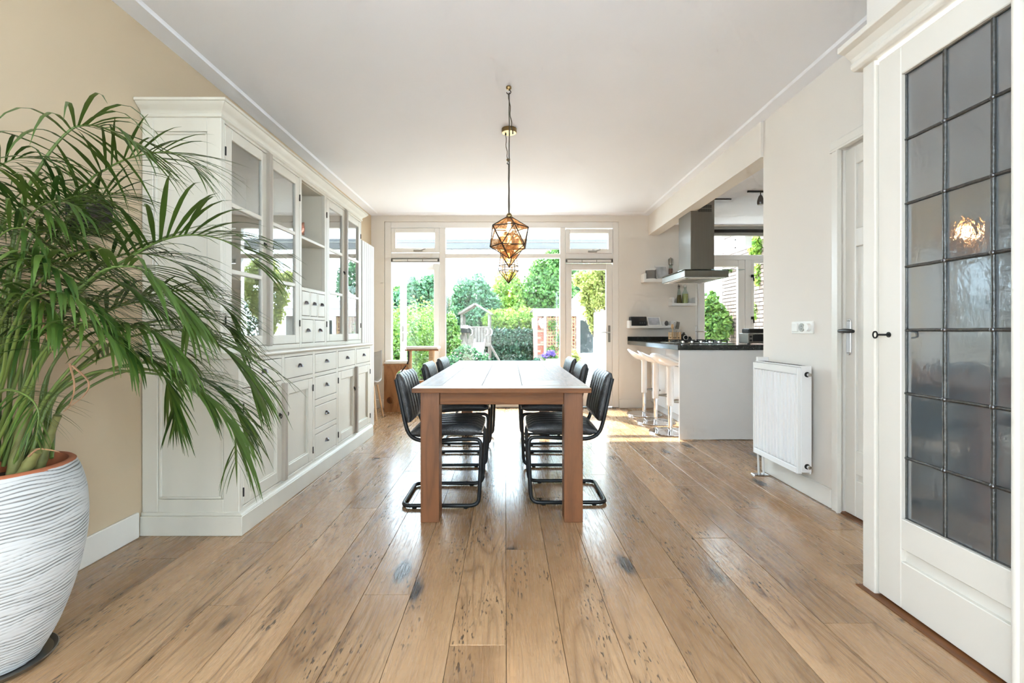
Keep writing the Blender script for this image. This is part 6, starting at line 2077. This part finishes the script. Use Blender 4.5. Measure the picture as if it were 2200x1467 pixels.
# trellis on the shed
tl = thing('trellis', 'pale wooden trellis with climbing plant on the shed wall', 'trellis', (PX(1205, d), d - 0.05, 0.2))
for k in range(11):
    x = PX(1176, d) + k * 0.079
    if x < xd0 - 0.03:
        box('lath', gm['trellis'], x, x + 0.018, d - 0.03, d - 0.018, 0.25, zt_ - 0.01, tl)
for k in range(13):
    z = 0.28 + k * 0.098
    box('lath', gm['trellis'], PX(1175, d), xd0 - 0.03, d - 0.042, d - 0.03, z, z + 0.018, tl)
cloud_obj('climber', lm['mid'], tl, [(PX(1188, d), d - 0.06, PZ(700, d), 0.16, 0.04, 0.26), (PX(1200, d), d - 0.06, PZ(730, d), 0.14, 0.04, 0.3), (PX(1185, d), d - 0.06, PZ(752, d), 0.18, 0.05, 0.14)], 330, 0.06, 42, 0.1)
hk = thing('hanging_basket', 'hanging basket of pale flowers on the shed corner', 'hanging basket', (PX(1164, d), d - 0.2, PZ(705, d)))
MB().lathe([(0.05, 0), (0.10, 0.10), (0.11, 0.12)], (PX(1165, d), d - 0.15, PZ(705, d)), 14).build('basket', gm['planter'], hk, smooth=40)
cloud_obj('flowers', lm['cream'], hk, [(PX(1164, d), d - 0.15, PZ(692, d), 0.12, 0.09, 0.10)], 260, 0.06, 43, 0.2)
MB().tube([(PX(1165, d), d - 0.15, PZ(690, d)), (PX(1165, d), d - 0.02, PZ(680, d))], 0.006, 5).build('bracket', mt['iron'], hk)
# white gabled outhouse behind the shed
gb = thing('white_outhouse', 'small white gabled outhouse behind the brick shed', 'outhouse', (2.6, 16.2, GZ))
d2 = 16.2
xg0, xg1 = PX(1215, d2), PX(1285, d2)
zg = PZ(662, d2)
MB().prism([(xg0, GZ), (xg1, GZ), (xg1, zg), ((xg0 + xg1) / 2, zg + 0.52), (xg0, zg)], 'y', d2, d2 + 2).build('walls', gm['white'], gb)
for sgn in (0, 1):
    xe = xg0 - 0.06 if sgn == 0 else xg1 + 0.06
    MB().bar((xe, d2 - 0.05, zg - 0.02), ((xg0 + xg1) / 2, d2 - 0.05, zg + 0.56), 0.05, 0.12).build('barge_board', gm['white'], gb)
# white slab added by the right-hand door for the overexposed area
struct(box('wall_garden', gm['white'], 1.47, 1.60, YB + 0.26, 8.25, GZ, 1.42), 'white rendered garden wall outside the right door', 'wall')
# hydrangea in a grey planter
hy = thing('hydrangea', 'purple hydrangea in a square grey planter outside', 'potted plant', (PX(1183, 8.9), 8.9, GZ))
box('planter', gm['planter'], PX(1172, 8.9), PX(1203, 8.9), 8.8, 9.1, GZ, PZ(770, 8.9), hy, 0.01)
for px, py in ((1170, 763), (1180, 758), (1188, 762), (1175, 766), (1186, 757)):
    cloud_obj('flower_head', lm['purple'], hy, [(PX(px, 8.9), 8.88, PZ(py, 8.9), 0.052, 0.05, 0.045)], 110, 0.03, px, 0.75)
cloud_obj('foliage', lm['mid'], hy, [(PX(1182, 8.9), 8.95, PZ(769, 8.9), 0.16, 0.12, 0.07)], 420, 0.06, 44, 0.3)
# awning beam over the terrace
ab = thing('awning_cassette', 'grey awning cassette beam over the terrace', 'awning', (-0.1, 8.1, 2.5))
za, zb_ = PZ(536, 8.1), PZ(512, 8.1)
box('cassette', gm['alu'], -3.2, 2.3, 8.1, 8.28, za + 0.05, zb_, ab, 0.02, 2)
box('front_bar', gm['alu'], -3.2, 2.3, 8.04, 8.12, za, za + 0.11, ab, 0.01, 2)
box('groove', mt['grille'], -3.2, 2.3, 8.034, 8.05, za + 0.112, za + 0.122, ab)
for x in (-3.1, 2.2):
    box('post', gm['white'], x, x + 0.1, 8.12, 8.22, GZ, za + 0.06, ab)
# side garden seen from the kitchen: brick wall with climber
gm['brick_house'] = M('brick_house', (122, 104, 94), 0.9, var=0.15, vscale=25, bump=0.3, bscale=120)
kwall = thing('side_brick_wall', 'pale sunlit brick house wall outside the kitchen', 'brick wall', (4.1, 8.0, GZ))
box('mortar_wall', M('house_mortar', (46, 42, 39), 0.95), 4.012, 4.2, 7.0, 8.9, GZ, 3.3, kwall)
z, row, nb_ = 2.95, 0, 0
while z > 0.75 and nb_ < 290:
    y = 7.12 - (0.11 if row % 2 else 0)
    while y < 8.86:
        a, b = max(y, 7.12), min(y + 0.205, 8.88)
        if b - a > 0.04:
            box('brick', gm['brick_house'], 4.0, 4.05, a, b, z, z + 0.054, kwall)
            nb_ += 1
        y += 0.217
    z -= 0.0655
    row += 1
bush('wall_climber', 'sunlit climber growing up outside the kitchen door', 8.6, 1530, [blob(1525, 665, 8.6, 22, 36), blob(1545, 700, 8.5, 26, 40), blob(1520, 725, 8.6, 24, 40), blob(1510, 690, 8.8, 20, 40)], lm['hedge'], 4500, 0.085, 61)
bush('window_vine', 'bright vine leaves hanging outside the kitchen window', 7.6, 1640, [blob(1632, 530, 7.6, 20, 26), blob(1640, 590, 7.6, 16, 40), blob(1635, 670, 7.7, 16, 30), blob(1650, 550, 7.6, 20, 50)], lm['bright'], 1500, 0.11, 62)
ak = thing('awning_bracket', 'white bolted awning bracket outside the kitchen top light', 'bracket', (PX(1560, 7.4), 7.4, PZ(540, 7.4)))
box('arm', gm['white'], PX(1530, 7.4), PX(1572, 7.4), 7.4, 7.5, PZ(541, 7.4), PZ(515, 7.4), ak, 0.005)
pb_ = box('plate', gm['white'], PX(1572, 7.4), PX(1586, 7.4), 6.982, 7.5, PZ(541, 7.4), PZ(509, 7.4), ak, 0.005)
for py in (516, 533):
    MB().lathe([(0.012, 0), (0.012, 0.012)], (PX(1578, 7.0), 6.97, PZ(py, 7.0)), 10, 'y').build('bolt', mt['pewter'], pb_)
